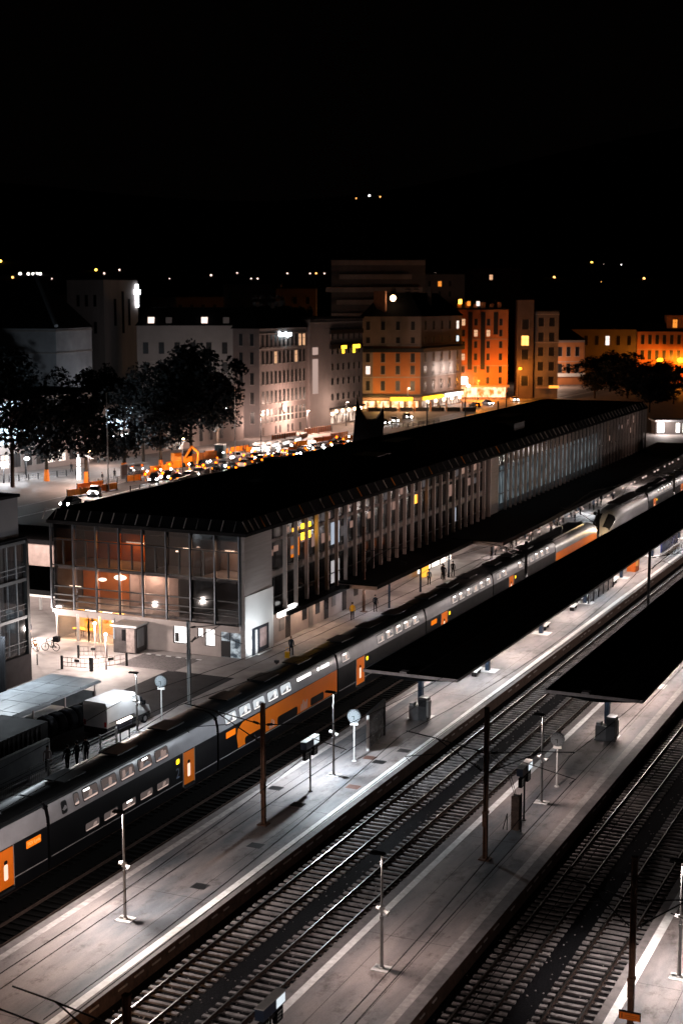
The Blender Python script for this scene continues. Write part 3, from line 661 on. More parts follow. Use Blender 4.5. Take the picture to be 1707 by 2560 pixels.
p = MB(); p.box(-1.9, 1.9, -9, 9.5, 0, 2.5); p.build('body', mat('container_dark', (.008, .007, .007), .7, 0, .4), t)
p = MB()
for i in range(36): p.box(1.902, 1.95, -8.9 + i * .5, -8.7 + i * .5, .1, 2.4)
for i in range(7): p.box(-1.7 + i * .52, -1.5 + i * .52, 9.502, 9.55, .1, 2.4)
p.build('rib', mat('container_dark2', (.010, .008, .008), .7, 0, .4), t)
t = thing('shelter_roof', 'flat pale roofed shelter behind the van at the left', 'shelter', (-63, 80, .55))
p = MB()
for i in range(8):
    for j in range(3): p.box(-2.2 + j * 1.47, -2.2 + j * 1.47 + 1.42, -9.5 + i * 2.5, -9.5 + i * 2.5 + 2.43, 2.35, 2.43)
p.build('roof', mat('pale_roof_sheet', (.36, .38, .40), .5, 0, .4, .5, .1, 10), t)
p = MB(); p.box(-2.24, 2.24, -9.6, 10.5, 2.2, 2.345); p.build('roof_frame', M_grey, t)
for i in range(6):
    p = MB(); p.cyl((2.0, -9 + i * 3.8, 0), (2.0, -9 + i * 3.8, 2.2), .06, .06, 8); p.build('column', mat('pinkish_post', (.4, .3, .28), .6), t)
p = MB(); p.box(-2.1, -2.05, -9.4, 10.2, .05, 2.19); p.box(-2.05, 2.0, 10.1, 10.15, .1, 1.6); p.build('back_wall', M_grey, t)
for i in range(6):
    y = 82.9 + i * 1.05
    b = MB(); rr = []
    for w, r in [(-.42, .42), (-.42, .68), (-.36, .80), (-.2, .84), (-.1, .78), (0, .84), (.1, .78), (.2, .84), (.36, .80), (.42, .68), (.42, .42)]: rr.append([(r * math.cos(a * math.pi / 14), w, .84 + r * math.sin(a * math.pi / 14)) for a in range(28)])
    b.loft(rr + [rr[0]], 0, False, True)
    o = b.build('rubber_tyre', mat('tyre_rubber', (.018, .018, .02), .75, 0, .4, 3., .3), None, loc=(-60.35 + .12 * i, y, .55)); o.rotation_euler.z = R(random.uniform(-6, 6))
    tag(o, ORD[i] + ' big black tyre from the front of the row beside the van' if i else 'big black tyre at the front of the row, its open side in view', 'tyre', 'row of big black tyres')
t = thing('box_van', 'white box van parked on the dark service road', 'van', (-57.25, 87.4, .55), R(-3))
b = MB(); b.loft([[(x, y, z) for x, z in [(-1.0, .75), (1.0, .75), (1.03, 1.0), (1.02, 2.3), (.9, 2.55), (-.9, 2.55), (-1.02, 2.3), (-1.03, 1.0)]] for y in (-2.75, .75)], 0, True); b.build('cargo_body', mat('van_white', (.62, .60, .60), .45, 0, .1, 1.), t)
b = MB(); b.loft([[(x * w, y, z0_ + (z1_ - z0_) * f) for x, f in [(-.95, 0), (.95, 0), (.98, .4), (.86, 1), (-.86, 1), (-.98, .4)]] for y, w, z0_, z1_ in [(.76, 1, .4, 2.2), (1.3, 1, .4, 2.15), (2.0, .98, .4, 1.35), (2.65, .92, .42, 1.15), (2.8, .85, .5, .95)]], 0, True); b.build('cab', mat('van_white', (.62, .6, .6)), t)
b = MB(); b.add([(.87, 1.32, 1.45), (.87, 1.85, 1.45), (.83, 1.5, 2.0), (.80, 1.3, 2.05)], [(0, 1, 2, 3)]); b.add([(-.8, 2.0, 1.4), (.8, 2.0, 1.4), (.74, 1.36, 2.1), (-.74, 1.36, 2.1)], [(0, 1, 2, 3)])
b.v = [(x * 1.12 if abs(x) > .79 else x, y + .05, z + .02) for x, y, z in b.v]; b.build('window', M_dglass, t)
b = MB(); b.box(-.98, .98, -2.74, 2.5, .28, .74); b.build('chassis', M_dark, t)
for sx in (-1, 1):
    for yy in (-1.7, 1.85):
        b = MB(); b.cyl((sx * .78, yy, .34), (sx * 1.0, yy, .34), .34, .34, 16); w = b.build('wheel', M_black, t)
        b = MB(); b.cyl((sx * 1.001, yy, .34), (sx * 1.012, yy, .34), .19, .19, 12); b.build('rim', M_galv, w)
    b = MB(); b.box(sx * .6 - .15, sx * .6 + .15, 2.70, 2.80, .72, .92); b.build('headlight', mat('lens', (.6, .6, .6), .1), t)
    b = MB(); b.box(sx * 1.06 - .08, sx * 1.06 + .08, 1.55, 1.75, 1.45, 1.75); b.build('mirror', M_black, t)
    b = MB(); b.box(sx * .88 - .07, sx * .88 + .07, -2.80, -2.752, .85, 1.2); b.build('tail_light', mat('tail_lens', (.3, .02, .02), .2), t)
b = MB(); b.box(1.035, 1.05, -2.5, .5, 1.05, 1.10); b.build('side_strip', M_dark, t)
t = thing('lit_sign_box', 'slanted box sign with a bright white top edge beside the van', 'sign', (-55.0, 84.7, .55), 0)
b = MB(); b.box(-.08, .08, -.8, .8, 1.05, 1.5); b.build('sign_panel', mat('sign_greyblue', (.2, .22, .3), .4), t)
b = MB(); b.box(-.1, .1, -.82, .82, 1.503, 1.6); b.build('tube_lamp', E_tube, t)
b = MB(); b.box(-.03, .03, -.6, -.54, 0, 1.05); b.box(-.03, .03, .54, .6, 0, 1.05); b.build('leg', M_dark, t)
# ------------------------------------------------------------------ station building
SX0, SX1, SY0, SY1, SZ = -78.2, -58.5, 109.0, 272.0, 11.2
sk = lambda y: -.0205 * (y - SY0)                                        # long side runs slightly off the track direction
t = ST = thing('station_building', 'long dark three storey station building with a glazed end and fins along its side', 'building', (SX0, SY0, .55))
def P3(x, y, z): return (x + sk(y), y, z)
def sbox(b, x0, x1, y0, y1, z0, z1, m=0):
    vs = [P3(x0, y0, z0), P3(x1, y0, z0), P3(x1, y1, z0), P3(x0, y1, z0), P3(x0, y0, z1), P3(x1, y0, z1), P3(x1, y1, z1), P3(x0, y1, z1)]
    b.add(vs, [(0, 3, 2, 1), (0, 1, 5, 4), (1, 2, 6, 5), (2, 3, 7, 6), (3, 0, 4, 7), (4, 5, 6, 7)], m); return b
b = MB()
sbox(b, SX1 - .42, SX1, SY0, SY0 + 5.3, .55, SZ); b.build('corner_wall', M_stone, ST, True)
b = MB(); sbox(b, SX0 + .1, SX0 + .4, SY0 + .3, SY1, .55, SZ); sbox(b, SX0 + .1, SX1 - .6, SY1 - .3, SY1, .55, SZ); b.build('back_wall', mat('render_dark', (.12, .11, .11), .8), ST, True)
b = MB(); sbox(b, SX0 + .4, SX1 - 1.0, SY0 + .45, SY1 - .4, 7.0, 7.35); sbox(b, SX0 + .4, SX1 - 1.0, SY0 + .45, SY1 - .4, 3.38, 3.6); sbox(b, SX0 + .4, SX1 - 1.0, SY0 + .45, SY1 - .4, 10.6, 10.7)
b.build('floor_slab', M_under, ST, True)
b = MB(); sbox(b, SX0 - .25, SX1 + .30, SY0 - .3, SY1 + .3, SZ + .002, SZ + .30)
o_, i_ = .35, -1.1
def mring(d, z): return [P3(SX0 - d, SY0 - d, z), P3(SX1 + d, SY0 - d, z), P3(SX1 + d, SY1 + d, z), P3(SX0 - d, SY1 + d, z)]
b.loft([mring(.22, SZ + .302), mring(-.42, SZ + 1.25), mring(-.7, SZ + 1.25), mring(-.9, SZ + 1.0)], 0, False)
b.add(mring(-.9, SZ + 1.0), [(0, 1, 2, 3)]); ro = b.build('roof', M_blackroof, ST, True)
n = 0; y = SY0 + .3
MS = [mat('seam_metal', (.62, .55, .52), .4, .3, .2), mat('seam_orange', (.9, .28, .03), .5, .1, .1), mat('seam_dull', (.2, .19, .19), .5, .4, .2)]
def seam(pa, pb, m, r=.05):
    q = MB(); q.tube([tuple(a_ - o_ for a_, o_ in zip(pa, (SX0, SY0, .55))), tuple(a_ - o_ for a_, o_ in zip(pb, (SX0, SY0, .55)))], r, 4); q.build('roof_seam', MS[m], ro)
rng = random.Random(5)
while y < SY1:
    seam((SX1 + .20 + sk(y), y, SZ + .37), (SX1 - .33 + sk(y), y + .02, SZ + 1.22), 1 if (n in (3, 7, 10, 13, 17, 22, 27, 33)) else (2 if rng.random() < .3 else 0)); y += 2.31 if n > 3 else 1.1; n += 1
for k in range(17):
    x = SX1 - .9 - k * 1.22; seam((x, SY0 - .19, SZ + .37), (x, SY0 + .33, SZ + 1.22), 0 if k % 3 else 2)
# roof boxes
for x, y, w, l, h, zz in [(-66, 150, 3, 4, 1.6, 'a'), (-70, 168, 2.4, 6, 1.4, 'b'), (-64, 196, 3, 5, 1.8, 'c'), (-68, 128, 2, 2.6, 1.0, 'd'), (-72, 140, 1.6, 2.6, 1.9, 'e'), (-70, 214, 3, 7, 1.2, 'f'), (-66, 238, 2, 4, 1.2, 'g')]:
    b = MB(); sbox(b, x, x + w, y, y + l, SZ + 1.0, SZ + 1.0 + h); sbox(b, x - .1, x + w + .1, y - .1, y + l + .1, SZ + 1.003 + h, SZ + 1.1 + h); b.build('roof_unit', mat('roof_unit', (.03, .03, .032), .5, .3, .4), ST, True)
# --- glazed end (faces the camera)
M_panel = glass('spandrel_glass', (.10, .09, .09), .16, .12)
bay = (SX1 - .45 - SX0) / 8
for k in range(8):
    xa = SX0 + k * bay + .12; xb = xa + bay - .16
    for nm, rows, mm in (('spandrel_panel', [(9.85, 11.12)], 0), ('window', [(7.48, 9.68)], 1), ('window', [(5.50, 7.32)], 1), ('lower_window', [(4.74, 5.40), (4.24, 4.64), (3.46, 4.13)], 1)):
        b = MB()
        for za, zb in rows:
            b.quad((xa, SY0 + .12, za), (xb, SY0 + .12, za), (xb, SY0 + .12, zb), (xa, SY0 + .12, zb), 0)
            b.box(xa - .06, xb + .06, SY0 + .04, SY0 + .2, zb, zb + .10, 1)
        if rows[0][0] == 7.48: b.box((xa + xb) / 2 - .06, (xa + xb) / 2 + .06, SY0 + .05, SY0 + .2, 7.48, 9.68, 1)
        b.build(nm, [M_panel if mm == 0 else M_glass, M_frame], ST, True)
for k in range(9):
    x = SX0 + k * bay + (.0 if k < 8 else -.04)
    b = MB(); b.box(x - .05, x + .06, SY0 - .16, SY0 + .1, 3.40, SZ - .01); b.build('mullion', M_mull, ST, True)
# rooms behind the glazed end
M_room = mat('room_wall', (.36, .29, .26), .8, 0, .3, .4); M_roomo = mat('room_wall_orange', (.62, .20, .04), .8, 0, .3, .4); M_roomd = mat('room_wall_dark', (.09, .075, .07), .8, 0, .3, .4)
b = MB(); b.box(SX0 + .5, SX0 + 7.2, SY0 + 4.2, SY0 + 4.3, 3.61, 7.0, 1); b.box(SX0 + 7.2, SX0 + 13, SY0 + 3.2, SY0 + 3.3, 3.61, 7.0, 0); b.box(SX0 + 13, SX1 - 1, SY0 + 3.2, SY0 + 3.3, 3.61, 7.0, 2)
b.box(SX0 + 12.9, SX0 + 13, SY0 + .5, SY0 + 3.2, 3.61, 7.0, 2); b.box(SX0 + 7.1, SX0 + 7.2, SY0 + 1.7, SY0 + 4.2, 3.61, 7.0, 0)
b.box(SX0 + .5, SX0 + 9.6, SY0 + 4.6, SY0 + 4.7, 7.36, 10.6, 1); b.box(SX0 + 9.6, SX1 - 1, SY0 + 4.0, SY0 + 4.1, 7.36, 10.6, 0); b.box(SX0 + 9.55, SX0 + 9.65, SY0 + .5, SY0 + 4.5, 7.36, 10.6, 2); b.box(SX0 + 15.1, SX0 + 15.2, SY0 + .5, SY0 + 4.0, 7.36, 10.6, 2)
b.build('interior_wall', [M_room, M_roomo, M_roomd], ST, True)
b = MB()
for x, y, z, r in [(-72.6, 111.6, 6.15, .42), (-74.7, 111.9, 5.75, .28)]: b.ball((x, y, z), r, 14, 0, (1.5, 1, .55))
b.build('hanging_lamp', emit('lamp_globe', (1, .78, .58), 9), ST, True)
b = MB()
for x, y, z, l in [(-65.9, 112.0, 9.15, .7), (-64.2, 111.4, 9.5, .6), (-61.1, 111.2, 9.45, .9), (-60.1, 112.2, 9.4, .6), (-67.0, 112.3, 8.8, .3), (-77.2, 111.2, 5.0, 1.2), (-72.0, 113.2, 9.1, 1.8)]: b.box(x - l / 2, x + l / 2, y - .06, y + .06, z, z + .09)
b.build('ceiling_tube', emit('room_tube', (1, .70, .50), 7), ST, True)
light('POINT', (-72.6, 111.4, 5.9), 420, (1, .58, .33), .4, parent=ST); light('POINT', (-69.3, 111.2, 6.3), 560, (1, .68, .52), .4, parent=ST); light('POINT', (-76.3, 111.6, 5.2), 60, (1, .45, .15), .3, parent=ST)
light('POINT', (-72, 112.0, 9.3), 130, (1, .34, .05), .3, parent=ST); light('POINT', (-61, 111.4, 9.3), 150, (1, .62, .42), .3, parent=ST); light('POINT', (-65.6, 111.2, 8.8), 10, (1, .62, .42), .3, parent=ST); light('POINT', (-65.4, 111.0, 6.6), 9, (1, .7, .58), .3, parent=ST)
# ground floor end wall
M_gwall = mat('ground_floor_wall', (.40, .34, .32), .7, 0, .2, .8)
b = MB()
for xa, xb, za, zb in [(-71.6, -65.62, .55, 3.05), (-65.62, -63.98, .55, 1.34), (-63.98, -63.2, .55, 3.05), (-63.2, -61.5, .55, 1.38), (-61.5, -60.88, .55, 3.05), (-60.88, -58.9, 2.78, 3.05), (-62.64, -62.46, 1.38, 2.88), (-63.2, -62.66, 1.38, 2.1), (-65.62, -63.98, 2.87, 3.05), (-63.2, -61.5, 2.88, 3.05)]: b.box(xa, xb, SY0 + .05, SY0 + .25, za, zb)
b.box(SX0 + .05, SX1 - .43, SY0 - .14, SY0 + .25, 3.052, 3.39); b.build('end_wall', M_gwall, ST, True)
for xa, xb, za, zb, e in [(-65.6, -64.0, 1.36, 2.85, 1), (-63.18, -62.68, 2.12, 2.86, 1), (-62.44, -61.52, 1.40, 2.86, 1)]:
    b = MB(); b.quad((xa, SY0 + .16, za), (xb, SY0 + .16, za), (xb, SY0 + .16, zb), (xa, SY0 + .16, zb)); b.box(xa, xb, SY0 + .1, SY0 + .15, za, za + .05, 1); b.box(xa, xa + .06, SY0 + .1, SY0 + .15, za, zb, 1)
    if xa < -65: b.box(xa + .1, xa + .5, SY0 + .155, SY0 + .158, za + .1, za + .9, 1)
    b.build('lit_window', [emit('office_light', (1, .95, .92), 2.6), M_frame], ST, True)
b = MB(); b.box(-60.86, -58.94, SY0 + .12, SY0 + .16, .58, 2.76, 0); b.box(-60.86, -60.0, SY0 + .08, SY0 + .12, .6, 2.0, 1); b.box(-60.04, -59.98, SY0 + .06, SY0 + .12, .58, 2.76, 1); b.build('door', [emit_pat('door_glass_glow', (.05, .07, .09), (.62, .70, .76), .8, 1.2, (1.2, 1, 1.6), .42, .6), M_frame], ST, True)
# cafe front
b = MB(); b.box(SX0 + .3, -71.7, SY0 + 3.4, SY0 + 3.5, .56, 3.0, 0); b.box(SX0 + .2, SX0 + .3, SY0 + .3, SY0 + 3.4, .56, 3.0, 0); b.box(-71.75, -71.65, SY0 + .3, SY0 + 3.4, .56, 3.0, 0); b.build('cafe_wall', mat('cafe_wall', (.75, .42, .14), .7, 0, .35, 1.2), ST, True)
b = MB()
for x, y, z, sx in [(-76.9, 111.4, 2.55, .7), (-76.2, 112, 2.6, .5), (-72.4, 111.2, 2.6, .55), (-72.3, 110.4, 2.3, .4), (-74.3, 111.8, 2.6, .5)]: b.box(x - sx, x + sx, y - .2, y + .2, z, z + .12)
b.build('cafe_lamp', emit('cafe_light', (1, .90, .78), 9), ST, True)
b = MB(); rng = random.Random(11)
for i in range(34): x = rng.uniform(-77, -72); z = rng.uniform(.8, 2.3); b.box(x - .17, x + .17, SY0 + 3.30, SY0 + 3.38, z, z + rng.uniform(.12, .45), rng.choice((0, 0, 1, 2)))
for i in range(5): x = -76.9 + i * .45; b.cyl((x, SY0 + 1.6 + .3 * (i % 2), .56), (x, SY0 + 1.6 + .3 * (i % 2), 1.25), .04, .04, 6, 3); b.cyl((x, SY0 + 1.6 + .3 * (i % 2), 1.25), (x, SY0 + 1.6 + .3 * (i % 2), 1.3), .3, .3, 10, 0)
b.build('cafe_counter', [mat('cafe_yellow', (.9, .45, .02), .5), mat('cafe_grey', (.4, .42, .46), .5), mat('cafe_orange', (.85, .22, .02), .5), M_dark], ST, True)
light('POINT', (-76.4, 110.8, 2.4), 900, (1, .66, .36), .3, parent=ST); light('POINT', (-73.2, 110.8, 2.4), 900, (1, .66, .36), .3, parent=ST)
for xa, xb in ((-77.8, -75.68), (-75.45, -74.5), (-74.42, -73.42), (-73.05, -71.75)):
    b = MB(); b.quad((xa, SY0 + .14, .6), (xb, SY0 + .14, .6), (xb, SY0 + .14, 2.76), (xa, SY0 + .14, 2.76)); b.box(xa - .08, xa, SY0 + .05, SY0 + .2, .56, 3.05, 1); b.box(xb, xb + .08, SY0 + .05, SY0 + .2, .56, 3.05, 1); b.box(xa, xb, SY0 + .05, SY0 + .2, 2.76, 3.05, 2)
    b.build('glass_door', [M_glass, M_galv, M_gwall], ST, True)
b = MB(); b.box(SX1 + .001, SX1 + .03, SY0 + .02, SY0 + 5.25, .56, 6.0); b.build('cladding_panel', mat('white_cladding', (.78, .77, .76), .6, 0, .08, .5), ST, True)
# framed poster recess on the corner wall
b = MB(); b.box(SX1 + .031, SX1 + .06, 110.15, 113.3, .62, 3.0, 0); b.box(SX1 + .061, SX1 + .08, 111.6, 112.85, 1.1, 2.75, 1); b.box(SX1 + .061, SX1 + .095, 110.75, 111.1, .7, 2.8, 2); b.box(SX1 + .061, SX1 + .4, 110.75, 113.2, .60, .72, 2); b.build('poster_frame', [mat('poster_dark', (.025, .03, .04), .4), mat('poster_print', (.42, .30, .28), .6, 0, .4, 2.), M_white], ST, True)
# lit sign box at the corner of the platform side
b = MB(); b.box(SX1 + .35, SX1 + .60, 114.35, 117.6, 3.2, 3.62); b.box(SX1 + .0, SX1 + .36, 117.2, 118.4, 3.05, 3.75)
b.build('sign_box', emit('lit_sign', (1, .98, .95), 3.2), ST, True)
fl = thing('added_ground_light', 'small added ground lamp aimed at the corner wall', 'added_floodlight', (-55.4, 108.8, .545))  # made-up lamp that brightens the white corner wall
b = MB(); b.box(-.18, .18, -.12, .12, .12, .34); b.box(-.05, .05, -.1, .1, 0, .12); b.build('lamp_head', M_dark, fl)
light('SPOT', (-55.6, 109.0, 1.1), 1400, (.90, .96, 1), .3, 100, .9, fl, aim((-55.6, 109.0, 1.1), (-58.5, 110.6, 3.2)))
# --- long side: fins and dark windows
fin = MB(); fin.box(-.12, .24, -.075, .075, 3.4 - .55, SZ - .02 - .55); FIN = fin.mesh('fin', [M_fin])
wn = MB(); wn.quad((0, 0, 3.4 - .55), (0, 2.31, 3.4 - .55), (0, 2.31, 11.1 - .55), (0, 0, 11.1 - .55))
for z in (9.75, 7.22, 6.6, 4.7): wn.box(.005, .1, 0, 2.31, z - .55 - .05, z - .55 + .05, 1)
wn.box(.005, .06, 1.12, 1.18, 2.85, 10.5, 1)
M_sgl = mat('side_glass', (.006, .006, .007), .15, 0, .5, .35, spec=.3)
WN = wn.mesh('window', [M_sgl, M_frame])
bl = MB(); bl.quad((0, 0, 4.6 - .55), (0, 2.27, 4.6 - .55), (0, 2.27, 9.5 - .55), (0, 0, 9.5 - .55)); bl.quad((0, 0, 9.6 - .55), (0, 2.27, 9.6 - .55), (0, 2.27, 11.05 - .55), (0, 0, 11.05 - .55), 2)
for z in (5.9, 8.9): bl.box(.005, .1, 0, 2.31, z - .55 - .05, z - .55 + .05, 1)
for yy in (.76, 1.52): bl.box(.005, .06, yy - .03, yy + .03, 4.05, 8.95, 1)
BL = bl.mesh('hall_window', [emit_pat('hall_curtain', (.05, .075, .09), (.36, .44, .48), .42, 1.25, (1, 1.6, .5), .38, .62), M_frame, M_sgl])
sp = MB(); sp.box(0, .12, .1, 2.2, 6.68 - .55, 7.16 - .55); SP = sp.mesh('spandrel', [mat('spandrel_dull', (.20, .16, .145), .6)]); sp = MB(); sp.box(0, .1, .1, 2.2, 9.80 - .55, 10.05 - .55); SP2 = sp.mesh('cornice', [mat('spandrel_dull', (.20, .16, .145), .6)])
y = 114.45; k = 0; xw = SX1 - .55 - SX0
while y < SY1 - 1:
    blue = 180.5 < y < 235; pier = 176.5 < y < 180.5
    x = xw + sk(y)
    if pier:
        b = MB(); sbox(b, SX1 - .6, SX1 - .1, y, y + 2.31, .55, SZ - .02); b.build('pier', M_stone, ST, True)
    else:
        put('hall_window' if blue else 'window', BL if blue else WN, ST, (x, y - SY0, 0))
        put('fin', FIN, ST, (SX1 - SX0 + sk(y), y - SY0 + 2.31, 0))
        if not blue and y < 176: put('spandrel', SP, ST, (x + .04, y - SY0, 0)); put('cornice', SP2, ST, (x + .04, y - SY0, 0))
    y += 2.31; k += 1
rng = random.Random(21)
b0 = 114.45
def litpane(name, y0, y1, z0, z1, m):
    b = MB(); x = SX1 - .515 + sk(y0); b.quad((x, y0, z0), (x, y1, z0), (x, y1, z1), (x, y0, z1)); return b.build(name, m, ST, True)
for y0, y1, z0, z1, m in [(121.5, 122.5, 9.0, 9.7, E_yellow), (122.7, 123.6, 9.0, 9.7, E_yellow), (121.5, 123.6, 9.82, 10.5, E_yellow), (119.6, 120.9, 9.7, 10.4, emit('dim_yellow', (1, .48, .06), 2.)), (119.3, 120.2, 7.7, 9.4, emit('dim_orange', (1, .25, .02), .7)), (120.3, 121.1, 7.7, 9.4, emit('dim_orange', (1, .25, .02), .7)),
                          (128.4, 129.4, 7.5, 9.8, emit('cool_room', (.75, .85, 1), .55)), (129.5, 130.4, 7.5, 9.8, emit('cool_room', (.75, .85, 1), .55)), (128.4, 129.4, 3.7, 5.9, emit('cool_room2', (.9, .85, .85), .5)), (129.5, 130.4, 3.7, 5.9, emit('cool_room2', (.9, .85, .85), .5)),
                          (151.4, 152.2, 8.6, 9.6, emit('dim_yellow', (1, .48, .06), 2.)), (152.3, 153.0, 8.6, 9.6, emit('dim_orange', (1, .25, .02), .7)), (165.2, 165.7, 4.7, 6.4, emit('cool_room', (.75, .85, 1), .55)), (238.6, 239.6, 9.2, 10.1, emit('dim_yellow', (1, .48, .06), 2.)), (241, 241.8, 9.2, 10.3, emit('cool_room2', (.9, .85, .85), .5))]: litpane('lit_window', y0, y1, z0, z1, m)
dimw = [emit('faint_room%d' % i, c, s_) for i, (c, s_) in enumerate([((.5, .30, .24), .5), ((.9, .55, .42), .32), ((.35, .30, .3), .22)])]
for i in range(42):
    y0 = 114.5 + 2.31 * rng.randint(0, 25) + rng.choice((.1, 1.2)); z0 = rng.choice((8.5, 8.8, 10.15, 8.0)); litpane('faint_window', y0, y0 + .95, z0, z0 + rng.uniform(.5, 1.0), rng.choice(dimw))
for i in range(14):
    y0 = 237 + 2.31 * rng.randint(0, 13) + rng.choice((.1, 1.2)); z0 = rng.choice((7.5, 8.8, 9.15)); litpane('faint_window', y0, y0 + .9, z0, z0 + rng.uniform(.6, 1.4), rng.choice(dimw))
# ground floor platform side
b = MB()
sbox(b, SX1 - .7, SX1 - .3, 114.3, 152, .55, 3.2); sbox(b, SX1 - .7, SX1 - .3, 163, SY1, .55, 3.2)
b.build('platform_wall', M_gwall, ST, True)
for i, y0 in enumerate([116.3, 117.6, 121.2, 122.6, 124.2, 126.2, 128.0, 130.6, 133.6]):
    b = MB(); x = SX1 - .29 + sk(y0); b.box(x, x + .04, y0, y0 + .95, .6 if i % 2 else 1.5, 2.6, 0); b.build('door' if i % 2 else 'window', M_dglass if i % 3 else mat('grey_door', (.2, .19, .19), .5), ST, True)
b = MB(); x = SX1 - .25 + sk(157)
for y0, y1 in ((152.2, 156.2), (156.4, 159.0), (159.2, 161.2), (161.3, 162.9)): b.quad((x, y0, .6), (x, y1, .6), (x, y1, 3.15), (x, y0, 3.15)); b.box(x, x + .1, y1, y1 + .2, .6, 3.15, 1)
b.build('lit_shop_front', [emit('shop_white', (1, .90, .80), 3.0), M_fascia], ST, True)
b = MB(); b.box(SX1 - .25, SX1 + .2, 150.6, 152.0, .6, 2.6); b.build('yellow_machine', emit('yellow_machine', (1, .45, .05), 1.6), ST, True)
# canopies over the station platform
def scan(name, xo, y0, y1, z0, z1):
    b = MB(); sbox(b, SX1 - .25, xo, y0, y1, z0, z1, 0); o = b.build(name, [mat('station_canopy', (.008, .008, .008), .8)], ST, True); return o
scan('side_canopy', SX1 + 1.15, 115.6, 129.2, 3.22, 3.56); scan('platform_canopy', SX1 + 4.0, 129.25, 158.6, 3.3, 3.75); scan('far_canopy', SX1 + 7.6, 158.65, 285, 3.3, 3.8)
b = MB(); sbox(b, SX1 - .2, SX1 + 4.0, 129.12, 129.24, 3.25, 3.6); b.build('canopy_fascia', M_fascia, ST, True); b = MB(); sbox(b, SX1 + 4.05, SX1 + 7.6, 158.5, 158.64, 3.3, 3.7); b.build('canopy_fascia', M_fascia, ST, True)
for y0 in (134, 143, 152, 168, 182, 196, 210):
    b = MB(); b.cyl((SX1 + 3.4 + sk(y0), y0, .55), (SX1 + 3.4 + sk(y0), y0, 3.3), .12, .12, 8); b.build('canopy_post', M_colblue, ST, True)
for y0, e, c in [(117.5, 70, (1, .66, .46)), (120.5, 150, (1, .66, .46)), (124.5, 150, (1, .66, .46)), (131, 190, (.9, .92, 1)), (138, 150, (1, .72, .62)), (145, 180, (1, .72, .62)), (151, 220, (1, .82, .72)), (166, 750, WARM), (178, 750, WARM), (192, 750, WARM), (206, 750, COOL), (222, 750, WARM), (240, 750, WARM)]:
    xx = SX1 + (.75 if y0 < 129 else 2.4 if y0 < 158 else 5.6) + sk(y0)
    b = MB(); b.box(xx - .08, xx + .08, y0 - .6, y0 + .6, 3.12, 3.18); b.build('canopy_lamp', E_tube, ST, True); light('POINT', (xx, y0, 3.0), e, c, .2, parent=ST)
rng = random.Random(31)
for i in range(26):
    y0 = 162 + i * 4.6 + rng.uniform(-1.5, 1.5); b = MB(); b.box(SX1 + 7.0 + sk(y0), SX1 + 7.12 + sk(y0), y0, y0 + rng.uniform(.3, 1.2), 2.4, 2.6); b.build('edge_lamp', emit('edge_lamp', (1, .75, .66), .8), ST, True)
b = MB(); b.box(SX1 + .9, SX1 + 2.4, 131.8, 131.9, 2.9, 3.2); b.build('lit_panel', emit('lit_sign', (1, .98, .95), 3.2), ST, True)
# ------------------------------------------------------------------ people
def person_mesh(stride=.18, lean=0., arms=.1, bag=None, sit=False, arm2=None):
    J = {'pel': (0, 0, .95), 'sp': (0, .0 + lean * .3, 1.12), 'ch': (0, lean * .6, 1.33), 'nk': (0, lean * .9, 1.50), 'hd0': (0, lean + .01, 1.58), 'hd': (0, lean + .02, 1.68)}
    vs = []; rad = []; es = []; idx = {}
    def v(n, p, r): idx[n] = len(vs); vs.append(p); rad.append(r)
    def e(a, b): es.append((idx[a], idx[b]))
    for n, r in (('pel', (.155, .11)), ('sp', (.135, .10)), ('ch', (.165, .11)), ('nk', (.06, .06)), ('hd0', (.078, .088)), ('hd', (.075, .09))): v(n, J[n], r)
    for a, b in (('pel', 'sp'), ('sp', 'ch'), ('ch', 'nk'), ('nk', 'hd0'), ('hd0', 'hd')): e(a, b)
    for s, d in ((-1, stride), (1, -stride)):
        k = str(s)
        v('hip' + k, (s * .095, 0, .88), (.095, .095)); v('kn' + k, (s * .10, -d * .55 - .02, .49), (.062, .062)); v('an' + k, (s * .10, -d + (.06 if d < 0 else 0), .09), (.042, .042)); v('to' + k, (s * .115, -d - .13, .045), (.04, .035))
        e('pel', 'hip' + k); e('hip' + k, 'kn' + k); e('kn' + k, 'an' + k); e('an' + k, 'to' + k)
        ar = arm2 if (arm2 and s == 1) else None
        v('sh' + k, (s * .185, lean * .75, 1.42), (.068, .065)); v('el' + k, (s * .24, lean * .6 + d * arms * 2, 1.14), (.05, .05)); 
        hp = ar or (s * .25, lean * .5 - .12 + d * arms * 3, .90)
        v('wr' + k, hp, (.034, .034)); v('ha' + k, (hp[0], hp[1] - .03, hp[2] - .08), (.038, .028)); v('fi' + k, (hp[0] - s * .01, hp[1] - .05, hp[2] - .16), (.022, .014)); v('th' + k, (hp[0] - s * .045, hp[1] - .05, hp[2] - .09), (.013, .013))
        e('ch', 'sh' + k); e('sh' + k, 'el' + k); e('el' + k, 'wr' + k); e('wr' + k, 'ha' + k); e('ha' + k, 'fi' + k); e('ha' + k, 'th' + k)
    v('no', (0, lean - .095, 1.645), (.016, .016)); e('hd', 'no')
    me = bpy.data.meshes.new('person'); me.from_pydata(vs, es, []); o = bpy.data.objects.new('person_tmp', me); COL.objects.link(o)
    md = o.modifiers.new('Skin', 'SKIN')
    for i, sv in enumerate(me.skin_vertices[0].data): sv.radius = rad[i]; sv.use_root = (i == 0)
    ss = o.modifiers.new('Sub', 'SUBSURF'); ss.levels = 1; ss.render_levels = 1
    dg = bpy.context.evaluated_depsgraph_get(); dg.update(); m2 = bpy.data.meshes.new_from_object(o.evaluated_get(dg)); bpy.data.objects.remove(o); m2.name = 'person'
    return m2
SKIN = mat('skin', (.48, .28, .20), .6)
